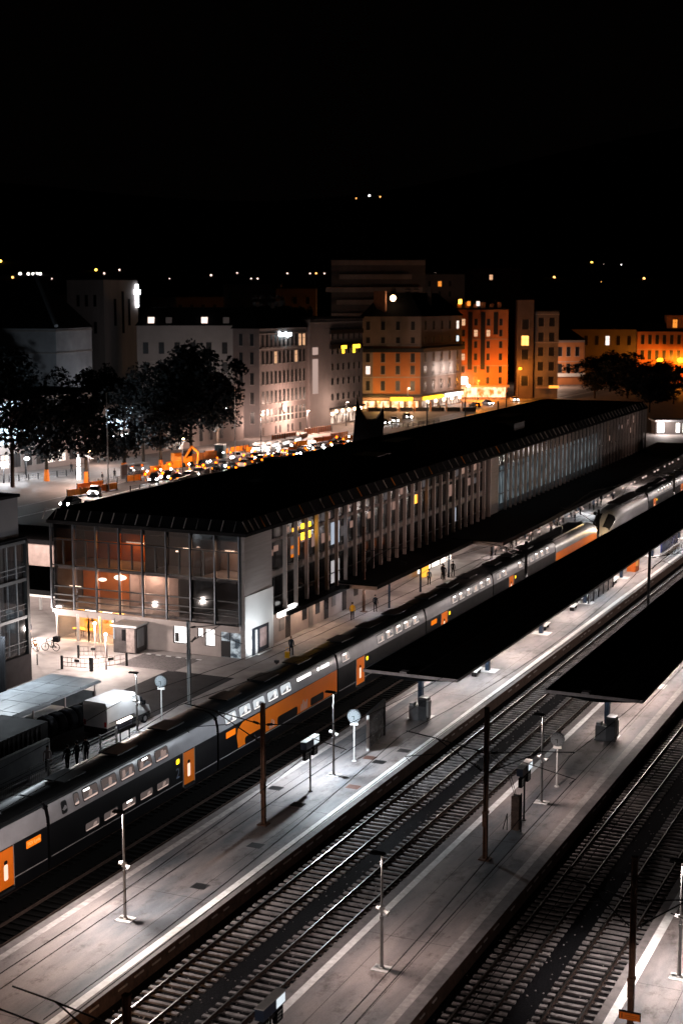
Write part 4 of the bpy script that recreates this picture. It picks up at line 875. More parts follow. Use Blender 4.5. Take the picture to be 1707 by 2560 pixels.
def person(x, y, z, rz, label, jacket, trousers, hair=(.02, .012, .01), group=None, scale=1., bag=None, **kw):
    me = person_mesh(**kw); cj = mat('cloth_%s' % (jacket,), jacket, .85); ctm = mat('cloth_%s' % (trousers,), trousers, .85)
    for m in (SKIN, cj, ctm, M_black): me.materials.append(m)
    for p in me.polygons:
        c = p.center; p.use_smooth = True
        if c.z > 1.53: p.material_index = 0
        elif c.z < .085: p.material_index = 3
        elif abs(c.x) > .19 and c.z < .88: p.material_index = 0
        elif c.z < .90 and abs(c.x) < .19: p.material_index = 2
        else: p.material_index = 1
    o = put('person', me, None, (x, y, z), rz); o.scale = (scale,) * 3; tag(o, label, 'person', group)
    hb = MB(); ln = kw.get('lean', 0); hb.ball((0, ln + .035, 1.70), .105, 12, 0, (.92, 1.0, .92)); hb.build('hair', mat('hair_%s' % (hair,), hair, .7), o)
    return o
person(-80.0, 107.8, .54, R(20), 'person in a dark jacket with light hair walking past the glass building', (.02, .02, .025), (.015, .015, .018), (.45, .16, .06), stride=.22)
person(-56.6, 127.2, .54, R(200), 'person in a bright yellow jacket walking along the station wall', (.90, .52, .01), (.02, .02, .025), stride=.24, lean=-.06)
person(-55.56, 111.9, .54, R(185), 'person in dark blue pulling a yellow case at the platform edge', (.03, .05, .07), (.015, .02, .025), (.3, .2, .17), stride=.1)
b = MB(); b.box(-.2, .2, -.14, .14, .08, .62); b.box(-.17, .17, -.16, -.141, .14, .56); b.tube([(-.12, .1, .6), (-.12, .1, .95), (.12, .1, .95), (.12, .1, .6)], .015)
o = b.build('travel_case', mat('case_yellow', (.95, .50, .01), .4), None, loc=(-55.45, 110.9, .54)); o.rotation_euler.z = R(20); tag(o, 'bright yellow travel case beside the person in dark blue', 'suitcase')
person(-56.1, 131.6, .54, R(180), 'dark figure standing under the bright lit panel of the canopy', (.012, .012, .014), (.01, .01, .012), stride=.05)
for x, y, rz, l, j in [(-54.85, 77.6, 250, 'dark person nearest the grey wall panel at the white fence', (.012, .012, .014)), (-54.72, 78.5, 260, 'dark person in the middle of the three at the white fence', (.01, .01, .012)), (-54.65, 79.5, 240, 'dark stooping person right of the two others at the white fence', (.012, .011, .011)), (-55.9, 76.9, 30, 'person in a pale top beside the end of the grey wall panel', (.5, .40, .37))]:
    person(x, y, .54, R(rz), l, j, (.01, .01, .012), group='people at the white fence', stride=.06, lean=-.12 if 'stooping' in l else -.02)
for x, y, rz, l, j in [(-56.3, 146.8, 190, 'person in a bluish coat walking under the station canopy', (.03, .05, .07)), (-56.15, 150.6, 170, 'person in dark clothes before the yellow machine', (.02, .02, .02)), (-55.8, 150.0, 200, 'dark person beside the blue column of the station canopy', (.02, .02, .03)), (-55.7, 152.6, 180, 'dark silhouette against the white lit shop front', (.012, .01, .01))]:
    person(x, y, .54, R(rz), l, j, (.015, .015, .018), group='people under the station canopy', stride=.14)
rng = random.Random(44)
for i in range(22):
    yy = 165 + i * 2.6 + rng.uniform(-1, 1); person(-55.4 + rng.uniform(-.7, .7), yy, .54, rng.uniform(0, 6), 'traveller waiting in the crowd on the platform behind the train', rng.choice([(.3, .22, .2), (.02, .02, .02), (.5, .42, .4), (.05, .06, .09)]), (.02, .02, .02), group='crowd on the platform behind the train', stride=.08)
# ------------------------------------------------------------------ forecourt
def facade_box(name, label, cat, p0, p1, depth, z1, wall, roof=M_blackroof, z0=.3, group=None, mansard=0., inset=3., cornice=None):
    """box building: front face runs p0 -> p1 (left to right seen from the camera); local x along it, local -y looks out"""
    d = Vector((p1[0] - p0[0], p1[1] - p0[1], 0)); L = d.length
    t = thing(name, label, cat, (p0[0], p0[1], z0), math.atan2(d.y, d.x), group); H = z1 - z0
    b = MB(); b.box(0, L, 0, depth, 0, H); b.build('wall', wall, t)
    b = MB()
    if mansard: b.loft([[(-.4, -.4, H + .002), (L + .4, -.4, H + .002), (L + .4, depth + .4, H + .002), (-.4, depth + .4, H + .002)], [(inset, inset, H + mansard), (L - inset, inset, H + mansard), (L - inset, depth - inset, H + mansard), (inset, depth - inset, H + mansard)]], 0, True)
    else: b.box(-.3, L + .3, -.3, depth + .3, H + .002, H + .5)
    b.build('roof', roof, t)
    if cornice:
        b = MB()
        for z in cornice: b.box(-.12, L + .12, -.18, -.003, z - z0 - .15, z - z0 + .1); b.box(L + .003, L + .18, -.18, depth, z - z0 - .15, z - z0 + .1)
        b.build('cornice', M_cor, t)
    return t, L
M_cor = mat('cornice_stone', (.34, .30, .28), .7)
_wm = {}
def window(parent, x, z, w, h, m=None, side=None, y=-.004, sill=True):
    m = m or M_wdark; key = (round(w, 2), round(h, 2), m.name, sill)
    if key not in _wm:
        b = MB(); b.quad((-w / 2, -.02, 0), (w / 2, -.02, 0), (w / 2, -.02, h), (-w / 2, -.02, h), 0)
        for xa, xb, za, zb in [(-w / 2 - .1, -w / 2, -.1, h + .1), (w / 2, w / 2 + .1, -.1, h + .1), (-w / 2, w / 2, h, h + .1), (-.04, .04, 0, h), (-w / 2, w / 2, h * .62, h * .62 + .07)]: b.box(xa, xb, -.06, 0, za, zb, 1 if abs(xa) > .05 and not (xa == -w / 2) else 2)
        if sill: b.box(-w / 2 - .18, w / 2 + .18, -.16, 0, -.2, -.05, 1)
        _wm[key] = b.mesh('window', [m, M_cor, M_frame])
    o = put('window', _wm[key], parent, (x, y, z) if side is None else (side + .004, x, z))
    if side is not None: o.rotation_euler.z = R(90)
    return o
M_wdark = mat('city_window_dark', (.012, .012, .014), .4, 0, .4, .3, spec=.5)
W_lit = emit('window_lit_warm', (1, .55, .30), 1.0); W_lit2 = emit('window_lit_pale', (1, .78, .68), 1.6); W_org = emit('window_lit_orange', (1, .30, .04), 1.2); W_cool = emit('window_lit_cool', (.8, .92, 1), 1.8); W_yel = emit('window_lit_yellow', (1, .55, .03), 4)
# near glass building at the left edge
t = thing('glass_building', 'three storey building with pale curtains behind its glass at the left edge', 'building', (-71.2, 78, .55))
b = MB(); b.box(-14, -.5, -20, 17.7, 0, 11.4); b.build('wall', M_roomd, t)
b = MB(); b.box(-14, .05, -20, 18.0, 11.402, 11.75); b.build('roof', M_blackroof, t)
b = MB(); b.box(-13, -.25, -19, 17.3, 11.753, 15.0); b.build('roof_storey', mat('penthouse', (.16, .15, .155), .6, 0, .15, .5), t)
b = MB(); b.box(-13.1, -.1, -19.1, 17.45, 15.002, 15.25); b.build('roof_slab', M_blackroof, t)
b = MB(); b.box(-.5, .12, -20, 18, 0, 2.2); b.build('plinth', mat('plinth_dark', (.05, .042, .042), .7), t)
cur = mat('curtain_cloth', (.40, .42, .44), .85, 0, .55, .5, 0, 1, (1, 7, .25))
for j, z in enumerate((2.35, 5.4, 8.45)):
    for i in range(8):
        y = 17.7 - (i + 1) * 2.3
        b = MB(); vs = []
        for q in range(25): yy = y + .1 + q * 2.1 / 24; xx = -.30 + .05 * math.sin(q * 2.2 + i); vs += [(xx, yy, z), (xx, yy, z + 2.75)]
        b.add(vs, [(2 * q, 2 * q + 2, 2 * q + 3, 2 * q + 1) for q in range(24)]); b.build('curtain', cur, t)
        b = MB(); b.quad((-.02, y + .06, z), (-.02, y + 2.24, z), (-.02, y + 2.24, z + 2.8), (-.02, y + .06, z + 2.8)); b.box(-.06, .05, y + 1.1, y + 1.17, z, z + 2.8, 1); b.box(-.06, .02, y, y + 2.3, z + .9, z + .95, 1); b.box(-.06, .02, y, y + 2.3, z + .5, z + .53, 1); b.build('window', [M_glass, M_grey], t)
    b = MB(); b.box(-.2, .1, -20, 17.7, z + 2.801, z + 3.05); b.build('spandrel', mat('spandrel_grey', (.13, .14, .15), .4, .3), t)
b = MB(); b.box(-.5, .14, 17.7, 18.0, 2.2, 11.4); b.build('corner_post', M_frame, t)
# covered walkway between the two buildings
t = thing('covered_walkway', 'flat black walkway roof on white columns between the two buildings', 'canopy', (-84, 113, .55))
b = MB(); b.box(-9, 5.6, -1.5, 9, 3.3, 3.75); b.build('roof', M_blackroof, t)
b = MB(); b.box(-6, 5.6, -1.62, -1.503, 3.12, 3.32); b.build('fascia', M_white, t)
for x, y in ((4.6, -1.2), (4.6, 6), (-2.8, -1.2), (-2.8, 6), (-7.5, 2)):
    b = MB(); b.cyl((x, y, 0), (x, y, 3.3), .16, .16, 12); b.build('column', M_white, t)
b = MB(); b.box(-4.2, -1.4, -1.85, -1.65, 2.75, 3.05); b.build('tube_lamp', emit('walk_tube', (.92, .97, 1), 5), t)
b = MB(); b.ball((4.9, -1.9, 2.0), .34, 14); b.box(4.8, 4.9, -1.6, -1.2, 1.3, 1.6, 1); b.build('globe_lamp', [emit('globe_white', (1, .97, .93), 5), M_dark], t)
light('POINT', (-79.6, 106.4, 2.6), 2600, (1, .84, .76), .3, parent=t); light('POINT', (-86.5, 110.5, 3.4), 2500, (1, .88, .80), .3, parent=t); light('POINT', (-84, 124, 3.4), 1500, (1, .8, .72), .3, parent=t)
t = thing('flat_roof_shed', 'long low building with a black flat roof between the forecourt and the street', 'building', (-104, 139, .3))
b = MB(); b.box(-7, 8.2, -1.5, 6.5, 0, 3.2); b.build('wall', mat('shed_wall', (.3, .25, .23), .8), t); b = MB(); b.box(-7.4, 8.6, -1.9, 6.9, 3.202, 3.7); b.build('roof', M_blackroof, t)
# kiosk, barrier gates, bikes
t = thing('photo_booth', 'dark booth with a pale flat roof in front of the station end', 'kiosk', (-70.3, 106.75, .55), R(4))
b = MB(); b.box(0, 2.2, 0, 1.9, 0, 2.35); b.build('body', mat('booth_dark', (.07, .06, .06), .5, .1, .5, 1.4), t)
b = MB(); b.box(-.15, 2.4, -.25, 2.1, 2.352, 2.5); b.build('roof', M_white, t)
b = MB(); b.box(.85, 1.25, -.03, -.003, 1.1, 2.1); b.build('window', M_black, t); b = MB(); b.box(1.3, 2.1, -.05, -.003, .1, 2.2); b.build('curtain', mat('booth_panel', (.30, .24, .22), .7, 0, .5, 2.), t)
b = MB(); b.box(.02, .12, -.02, -.003, 1.2, 2.2); b.build('lit_panel', emit('booth_glow', (.8, .9, 1), .8), t); b = MB(); b.box(2.203, 2.25, .3, 1.4, .5, 2.1); b.build('side_panel', M_grey, t)
def gate(x, y, rz, label, L=3.0):
    t = thing('barrier_fence', label, 'fence', (x, y, .55), rz, 'low barrier fences on the forecourt')
    for xx in (0, L): b = MB(); b.box(xx - .09, xx + .09, -.06, .06, 0, 1.15); b.build('post', M_dark, t)
    b = MB()
    for z in (.25, .6, 1.0): b.box(.1, L - .1, -.02, .02, z, z + .045)
    for i in range(6): b.box(.1 + i * (L - .2) / 6, .13 + i * (L - .2) / 6, -.015, .015, .25, 1.0)
    b.build('rail', mat('fence_pinkgrey', (.24, .19, .18), .5, .3), t); b = MB(); b.box(L * .45, L * .62, -.05, -.025, .7, .92); b.build('sign_plate', M_dark, t)
gate(-70.9, 99.9, R(8), 'low barrier fence with a small dark plate nearest the pale shelter roof', 2.6); gate(-68.2, 100.3, R(60), 'low barrier fence turning towards the dark booth', 3.2); gate(-71.8, 103.6, R(25), 'low barrier fence in the middle of the bright forecourt', 2.4)
for x, y, l in [(-70.6, 104.4, 'slim forecourt lamp post with a glowing head before the cafe'), (-67.4, 101.2, 'slim pinkish post at the corner of the parking bay')]:
    t = thing('lamp_post', l, 'lamp post', (x, y, .55)); b = MB(); b.cyl((0, 0, 0), (0, 0, 2.9), .06, .05, 8); b.build('post', mat('pinkish_post', (.4, .3, .28), .6), t); b = MB(); b.ball((0, 0, 3.0), .15, 10); b.build('lamp_globe', E_tube, t); light('POINT', (x, y - .3, 3.4), 1700, (1, .85, .78), .2, parent=t)
for x, y, l in [(-73.6, 100.2, 'thin dark bollard left of the barrier fence'), (-79.2, 101.5, 'dark bollard near the glass building')]:
    b = MB(); b.cyl((0, 0, 0), (0, 0, .9), .05, .05, 8).ball((0, 0, .92), .06, 8); tag(b.build('bollard', M_dark, None, loc=(x, y, .54)), l, 'bollard', 'dark bollards')
def bicycle(x, y, rz, label, m, box=False):
    t = thing('bicycle', label, 'bicycle', (x, y, .55), rz, 'bicycles parked on the forecourt')
    for yy in (-.52, .52):
        b = MB(); pts = [(0, yy + .33 * math.cos(a * math.pi / 9), .34 + .33 * math.sin(a * math.pi / 9)) for a in range(19)]; b.tube(pts, .03, 5)
        for a in range(4): b.tube([(0, yy - .32 * math.cos(a * .785), .34 - .32 * math.sin(a * .785)), (0, yy + .32 * math.cos(a * .785), .34 + .32 * math.sin(a * .785))], .008, 4)
        b.build('wheel', M_black, t)
    b = MB(); b.tube([(0, -.52, .34), (0, -.02, .3), (0, .38, .82), (0, -.15, .80), (0, -.52, .34)], .03, 6); b.tube([(0, -.02, .3), (0, -.18, .92)], .03, 6); b.tube([(0, .52, .34), (0, .36, 1.0)], .03, 6); b.build('frame', m, t)
    b = MB(); b.tube([(-.28, .28, 1.05), (0, .36, 1.02), (.28, .28, 1.05)], .025, 6); b.build('handlebar', M_dark, t); b = MB(); b.ball((0, -.2, .95), .12, 8, 0, (.8, 1.2, .5)); b.build('saddle', M_black, t)
    if box: b = MB(); b.box(-.26, .26, -.85, -.35, .85, 1.3); b.build('carrier_box', M_black, t)
bicycle(-77.0, 104.6, R(60), 'bicycle with an orange frame left of the delivery bicycle', mat('bike_orange', (.7, .2, .02), .4)); bicycle(-75.6, 104.9, R(100), 'delivery bicycle with a black box on the bright forecourt', M_dark, True)
t = thing('cafe_table', 'small round table with a sunshade folded beside the cafe windows', 'table', (-76.2, 106.2, .55)); b = MB(); b.cyl((0, 0, .70), (0, 0, .74), .4, .4, 14); b.build('tabletop', M_white, t); b = MB(); b.cyl((0, 0, 0), (0, 0, .7), .04, .04, 8).cyl((0, 0, 0), (0, 0, .04), .25, .2, 10); b.build('leg', M_dark, t)
light('POINT', (-66.1, 86.0, 6.9), 1700, (.82, .92, 1), .2)
# ------------------------------------------------------------------ street behind the station
def strip(name, pts, w0, w1, z, m):
    g = MB()
    for a, b_ in zip(pts[:-1], pts[1:]):
        g.quad((a[0] + w0, a[1], z), (a[0] + w1, a[1], z), (b_[0] + w1, b_[1], z), (b_[0] + w0, b_[1], z))
    struct(name, g, m)
SPTS = [(-128, 100), (-130, 185), (-135, 250), (-136, 300), (-134, 360), (-131, 520), (-128, 900)]
strip('road', SPTS, -5.5, 7, .304, M_street)
strip('painted_line', SPTS, 1.1, 1.5, .308, M_paint); strip('painted_line', SPTS, -5.2, -4.9, .308, M_paint2)
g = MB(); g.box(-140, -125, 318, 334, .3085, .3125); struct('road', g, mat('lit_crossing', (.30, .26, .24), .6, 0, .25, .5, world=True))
t = thing('parapet_wall', 'low pale parapet wall along the street above the station roof edge', 'wall', (-121, 185, .3))
for i in range(18):
    b = MB(); x0 = -.21 * 6.5 * i; b.add([(x0 - .2, i * 6.5, 0), (x0 + .2, i * 6.5, 0), (x0 - 1.16, i * 6.5 + 6.2, 0), (x0 - 1.56, i * 6.5 + 6.2, 0), (x0 - .2, i * 6.5, 1), (x0 + .2, i * 6.5, 1), (x0 - 1.16, i * 6.5 + 6.2, 1), (x0 - 1.56, i * 6.5 + 6.2, 1)], [(0, 1, 5, 4), (1, 2, 6, 5), (2, 3, 7, 6), (3, 0, 4, 7), (4, 5, 6, 7)]); b.build('wall_segment', M_pavement, t)
# cars
E_head = emit('car_headlight', (1, .97, .93), 120); E_tail = emit('car_tail_amber', (1, .16, .004), 9)
def make_car(paint, label, head, tail, cat='car'):
    t = thing('car', label, cat, (0, 0, .3), 0, 'cars queueing on the street')
    b = MB()
    def sec(y, w, z0, z1, r=.12): return [(-w, y, z0), (w, y, z0), (w, y, z1 - r), (w - r, y, z1), (-w + r, y, z1), (-w, y, z1 - r)]
    b.loft([sec(-2.1, .72, .32, .68), sec(-1.95, .82, .24, .82), sec(-1.0, .88, .22, .95), sec(.9, .88, .22, .98), sec(1.85, .84, .24, .96), sec(2.1, .74, .34, .8)], 0, True, False); b.build('body', paint, t)
    b = MB(); b.loft([sec(-1.05, .74, .94, .96, .01), sec(-.35, .66, .94, 1.40), sec(.9, .66, .94, 1.44), sec(1.75, .72, .94, 1.0, .01)], 0, True); b.build('window', M_dglass, t)
    b = MB(); b.loft([sec(-.32, .60, 1.405, 1.44, .02), sec(.9, .60, 1.445, 1.48, .02)], 0, True); b.build('roof', paint, t)
    for sx in (-1, 1):
        for yy in (-1.3, 1.3):
            b = MB(); b.cyl((sx * .7, yy, .31), (sx * .9, yy, .31), .31, .31, 12).cyl((sx * .901, yy, .31), (sx * .91, yy, .31), .18, .18, 10, 1); b.build('wheel', [M_black, M_galv], t)
        b = MB(); b.ball((sx * .6, -2.04, .62), .2, 8, 0, (1, .6, .8)); b.build('headlight', E_head if head else M_grey, t)
        b = MB(); b.ball((sx * .62, 2.03, .72), .21, 8, 0, (1, .5, .8)); b.build('tail_light', E_tail if tail else mat('tail_lens', (.3, .02, .02), .2), t)
    return t
cp = {'black': mat('car_black', (.015, .015, .017), .25, .2, .1), 'white': mat('car_white', (.6, .58, .57), .3, 0, .1), 'silver': mat('car_silver', (.3, .3, .31), .3, .5, .1), 'red': mat('car_red', (.25, .03, .02), .3, 0, .1), 'blue': mat('car_blue', (.04, .06, .1), .3, .2, .1)}
CARS = [('black', 163, 1163, 1, 'black car with both headlights on at the head of the queue on the left'), ('white', 218, 1137, 1, 'white car with bright headlights behind the black one'), ('blue', 205, 1172, 0, 'dark car in the near lane by the station roof edge'),
        ('black', 355, 1106, 1, 'black car with bright headlights before the orange hoarding'), ('black', 412, 1106, 2, 'black car with three amber lamps in the middle of the queue'), ('silver', 455, 1093, 1, 'silver car with headlights beside the parapet'), ('black', 490, 1082, 2, 'long black car with amber tail lamps under the trees'),
        ('black', 535, 1080, 2, 'black car between two pairs of amber lamps'), ('white', 545, 1055, 1, 'pale car with bright headlights behind the green box'), ('red', 575, 1067, 2, 'dark red car with amber lamps near the mast'), ('silver', 600, 1062, 2, 'silver car whose tail lamps glow beside the roof edge'), ('black', 625, 1052, 2, 'black car before the row of white van lights'), 
        ('white', 655, 1047, 1, 'pale car shining at the end of the white light streak'), ('blue', 672, 1050, 2, 'bluish car close to the dark roof edge'), ('black', 700, 1040, 2, 'black car with two amber discs below the stone house front'), ('black', 720, 1034, 1, 'dark car with two white headlights left of the pointed shadow'), ('silver', 745, 1034, 1, 'silver car with one bluish lamp by the roof edge'), 
        ('white', 763, 1026, 1, 'white car with two round headlights below the plain grey house'), ('red', 785, 1026, 2, 'reddish car with two amber lamps nearest the pointed black gable'), ('black', 805, 1030, 2, 'dark car half behind the pointed black gable'), ('white', 905, 970, 1, 'taxi with blazing headlights at the bright crossing'), ('black', 880, 975, 1, 'dark car left of the blazing taxi'), ('silver', 935, 962, 1, 'silver car right behind the blazing taxi'), ('black', 388, 1100, 1, 'small dark car squeezed between two black cars with lit lamps'), ('silver', 436, 1100, 2, 'silver car with amber tail lamps nearest the parapet'), ('black', 470, 1074, 2, 'black car standing close to the excavator'), ('blue', 512, 1075, 1, 'bluish car facing the queue under the trees'), ('white', 563, 1072, 2, 'white car with amber lamps right of the long black car'), ('black', 588, 1056, 1, 'black car hidden among lanterns before the vans'),
        ('red', 640, 1056, 2, 'red car below the shining white vans'), ('black', 690, 1046, 1, 'black car whose lamps blind at the roof edge'), ('silver', 730, 1040, 2, 'silver car among the amber discs below the stone house'), ('black', 775, 1034, 2, 'black car right of the two round headlights'), ('white', 830, 1000, 1, 'white car crossing behind the pointed tent'), ('blue', 860, 985, 2, 'dark blue car at the kerb left of the crossing'), ('black', 1090, 935, 2, 'black car parked at the terrace corner'), ('silver', 1120, 930, 1, 'silver car below the white shop sign'), ('white', 1180, 922, 1, 'pale car parked under the white shop sign')]
for colr, px, py, mode, lab in CARS:
    x, y = G(px * 2560 / 2352, py * 2560 / 2352, .3)
    c = make_car(cp[colr], lab, mode == 1, mode == 2); c.location = (x, y, .3)
    c.rotation_euler.z = R(random.uniform(-10, 16)) + (math.pi if mode == 2 else 0) + (R(40) if px > 860 else R(12))
for px, py, e in ((163, 1185, 25), (218, 1160, 25), (352, 1125, 25), (545, 1080, 30), (720, 1050, 30), (763, 1040, 30), (905, 1000, 160)):
    x, y = G(px * 2560 / 2352, py * 2560 / 2352, .3); light('POINT', (x, y - 2, 1.2), e * 3, (1, .93, .85), .2)
# vans with a lit white side (row of shining vehicles)
for i, (px, py) in enumerate([(590, 1048), (615, 1045), (640, 1040), (668, 1032)]):
    x, y = G(px * 2560 / 2352, py * 2560 / 2352, .3)
    t = thing('delivery_van', ['white van at the left of the row of shining vans', 'white van second in the row of shining vans', 'white van third in the row of shining vans', 'white van at the right of the row of shining vans'][i], 'van', (x - 2, y + 5, .3), R(6), 'row of shining white vans')
    b = MB(); b.loft([[(xx, yy, z) for xx, z in [(-.95, .3), (.95, .3), (.95, 1.6), (.8, 2.1), (-.8, 2.1), (-.95, 1.6)]] for yy in (-1.6, 2.6)], 0, True); b.loft([[(xx * w, yy, .3 + (zt - .3) * f) for xx, f in [(-.95, 0), (.95, 0), (.95, .6), (.8, 1), (-.8, 1), (-.95, .6)]] for yy, w, zt in [(-1.61, 1, 1.9), (-2.2, .95, 1.25), (-2.6, .85, .9)]], 0, True); b.build('body', cp['white'], t)
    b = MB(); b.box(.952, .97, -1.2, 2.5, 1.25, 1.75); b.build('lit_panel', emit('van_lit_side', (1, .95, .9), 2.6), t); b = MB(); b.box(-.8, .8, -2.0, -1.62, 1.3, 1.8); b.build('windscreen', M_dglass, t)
    for sx in (-1, 1):
        for yy in (-1.5, 1.7): b = MB(); b.cyl((sx * .75, yy, .33), (sx * .97, yy, .33), .33, .33, 12); b.build('wheel', M_black, t)
        b = MB(); b.ball((sx * .6, -2.55, .65), .16, 8); b.build('headlight', E_head, t)
# orange hoardings, excavator, bins
OR = mat('site_orange', (.9, .24, .01), .6, 0, .25, 1.)
for i, (px, py, L, rz, lab) in enumerate([(155, 1142, 5.5, 75, 'orange hoarding left of the white car on the street'), (178, 1128, 6, 80, 'orange hoarding beside the wrapped tree trunk'), (222, 1132, 5, 82, 'bright orange hoarding behind the white car'), (292, 1108, 3, 70, 'short bright orange hoarding near the glass stop'), (345, 1086, 6, 78, 'orange hoarding before the parked black cars'), (382, 1080, 8, 80, 'long orange hoarding left of the excavator'),
        (432, 1062, 9, 80, 'long orange hoarding behind the queue under the trees'), (600, 1032, 4, 80, 'orange hoarding right of the green box'), (640, 1030, 5, 78, 'orange hoarding below the warm lit stone front'), (672, 1028, 5, 78, 'orange hoarding in the middle of the roadworks'), (700, 1000, 12, 84, 'red and white striped barrier along the stone front'),
        (470, 1050, 7, 78, 'orange hoarding close behind the excavator'), (530, 1040, 6, 80, 'orange hoarding left of the stone front corner'), (565, 1040, 5, 74, 'orange hoarding by the tall slim pole of the stone front'), (625, 1012, 10, 84, 'striped barrier at the left end of the stone front'), (660, 1042, 4, 70, 'orange hoarding right behind the shining vans'), (720, 1018, 7, 80, 'orange hoarding below the right end of the stone front'), (760, 1008, 7, 82, 'orange hoarding before the plain grey house'), (310, 1098, 5, 76, 'orange hoarding between the glass stop and the parked cars'), (785, 1015, 5, 80, 'orange hoarding left of the pointed tent')]):
    x, y = G(px * 2560 / 2352, py * 2560 / 2352, .3); t = thing('hoarding', lab, 'barrier', (x, y, .3), R(rz), 'orange roadworks barriers')
    b = MB()
    for k in range(int(L * 2)): b.box(k * .5, k * .5 + .46, -.04, .04, .15, 1.5 if 'long' in lab else 1.15, k % 2 if 'striped' in lab else 0)
    b.build('panel', [OR, M_white], t); b = MB()
    for k in (0, L / 2, L): b.box(k - .05, k + .05, -.25, .25, 0, .12); b.box(k - .04, k + .04, -.06, .06, .12, 1.3)
    b.build('foot', M_dark, t)
x, y = G(418 * 1.0884, 1072 * 1.0884, .3)
t = thing('excavator', 'orange excavator standing in the roadworks under the trees', 'excavator', (x, y, .3), R(70))
b = MB(); b.box(-1.3, 1.3, -1.6, 1.6, 1.0, 2.0); b.box(-1.2, 1.2, .6, 1.7, 2.0, 2.5); b.build('body', OR, t); b = MB(); b.box(.2, 1.25, -1.5, .2, 2.002, 3.0); b.build('cab', M_dglass, t)
b = MB(); b.tube([(-.4, -1.5, 1.8), (-.4, -3.4, 4.0), (-.4, -5.2, 3.1)], .24, 6); b.tube([(-.4, -5.2, 3.1), (-.4, -5.0, 1.0)], .18, 6); b.build('boom', OR, t); b = MB(); b.ball((-.4, -5.0, .7), .5, 8, 0, (1, .8, .8)); b.build('bucket', M_dark, t)
for s_ in (-1, 1): b = MB(); b.cyl((s_ * 1.0 - .25, -1.5, .5), (s_ * 1.0 + .25, -1.5, .5), .48, .48, 12).cyl((s_ * 1.0 - .25, 1.5, .5), (s_ * 1.0 + .25, 1.5, .5), .48, .48, 12).box(s_ * 1.0 - .25, s_ * 1.0 + .25, -1.5, 1.5, .03, .97); b.build('track', M_black, t)
x, y = G(507 * 1.0884, 1052 * 1.0884, .3); t = thing('site_cabin', 'dark green site box standing in the roadworks', 'cabin', (x, y, .3), R(12)); b = MB(); b.box(-.9, .9, -.9, .9, 0, 2.6); b.build('body', mat('cabin_green', (.06, .10, .11), .6), t); b = MB(); b.box(-1, 1, -1, 1, 2.602, 2.72); b.build('roof', M_white, t); b = MB(); b.box(-.1, .6, -.95, -.903, .05, 2.0); b.build('door', M_dark, t)
x, y = G(286 * 1.0884, 1102 * 1.0884, .3); t = thing('bus_stop', 'glass stop with a dark timetable panel on the pavement', 'bus stop', (x, y, .3), R(80)); b = MB(); b.box(-.8, .8, -.12, .12, .2, 2.6); b.build('timetable_panel', mat('panel_brownish', (.08, .06, .055), .5), t); b = MB(); b.box(1.0, 5, -.04, .04, .3, 2.4); b.build('glass_wall', M_glass, t); b = MB(); b.box(.8, 5.2, -.9, .6, 2.5, 2.62); b.build('roof', M_grey, t)
for i, (px, py) in enumerate([(108, 1090), (236, 1108), (264, 1100), (165, 1085), (560, 1040), (690, 1012), (950, 950), (1010, 945), (1065, 940)]):
    x, y = G(px * 1.0884, py * 1.0884, .3); person(x, y, .3, rng.uniform(0, 6), ['dark figure by the dim fence under the trees', 'dark person walking on the pale pavement beside the white column light', 'dark person next to the tall slim pole on the pavement', 'dark figure before the reddish house under the trees', 'figure beside the green site box', 'figure at the striped barrier', 'figure on the terrace under the first yellow sign', 'figure on the terrace between the yellow signs', 'figure at the right end of the yellow lit terrace'][i], (.03, .03, .035), (.02, .02, .02), group='people on the street', stride=.15)
lrng = random.Random(9)
for i in range(46):
    f = i / 45; px = 335 + 480 * f + lrng.uniform(-7, 7); py = 1112 - 92 * f ** .9 - lrng.uniform(4, 34) * (1 - .5 * f)
    x, y = G(px * 1.0884, py * 1.0884, .9); k = lrng.random()
    t = thing('warning_lantern', 'amber warning lantern glowing among the roadworks' if k < .62 else 'white work lamp glowing among the roadworks', 'lantern', (x, y, .3), 0, 'amber lanterns of the roadworks' if k < .62 else 'white work lamps of the roadworks')
    b = MB(); b.cyl((0, 0, 0), (0, 0, 1.0), .05, .05, 6).cyl((0, 0, 0), (0, 0, .06), .2, .16, 8); b.build('stand', OR if k < .62 else M_white, t)
    b = MB(); b.ball((0, 0, 1.18), lrng.uniform(.14, .24), 8); b.build('lamp_globe', emit('lantern_amber', (1, .14, .003), 8) if k < .62 else emit('lantern_white', (1, .95, .9), 30), t)
for i, (px, py, n, lab) in enumerate([(22, 1108, 9, 'dim bluish fence under the leftmost trees'), (205, 1117, 5, 'thin pale fence beside the white car'), (300, 1132, 7, 'thin fence along the kerb right of the white car'), (900, 985, 10, 'low railing beside the bright crossing')]):
    x, y = G(px * 1.0884, py * 1.0884, .3); t = thing('pavement_fence', lab, 'fence', (x, y, .3), R(72), 'thin fences on the street')
    for k in range(n): b = MB(); b.box(k * 2 - .06, k * 2 + .06, -.06, .06, 0, 1.15); b.build('post', M_dark, t)
    b = MB()
    for z in (.3, .7, 1.08): b.box(.07, n * 2 - 2.07, -.025, .025, z, z + .05)
    for k in range(n * 6 - 6): b.box(.1 + k / 3, .13 + k / 3, -.015, .015, .3, 1.08)
    b.build('rail', mat('fence_bluegrey', (.12, .14, .16), .5, .4), t)
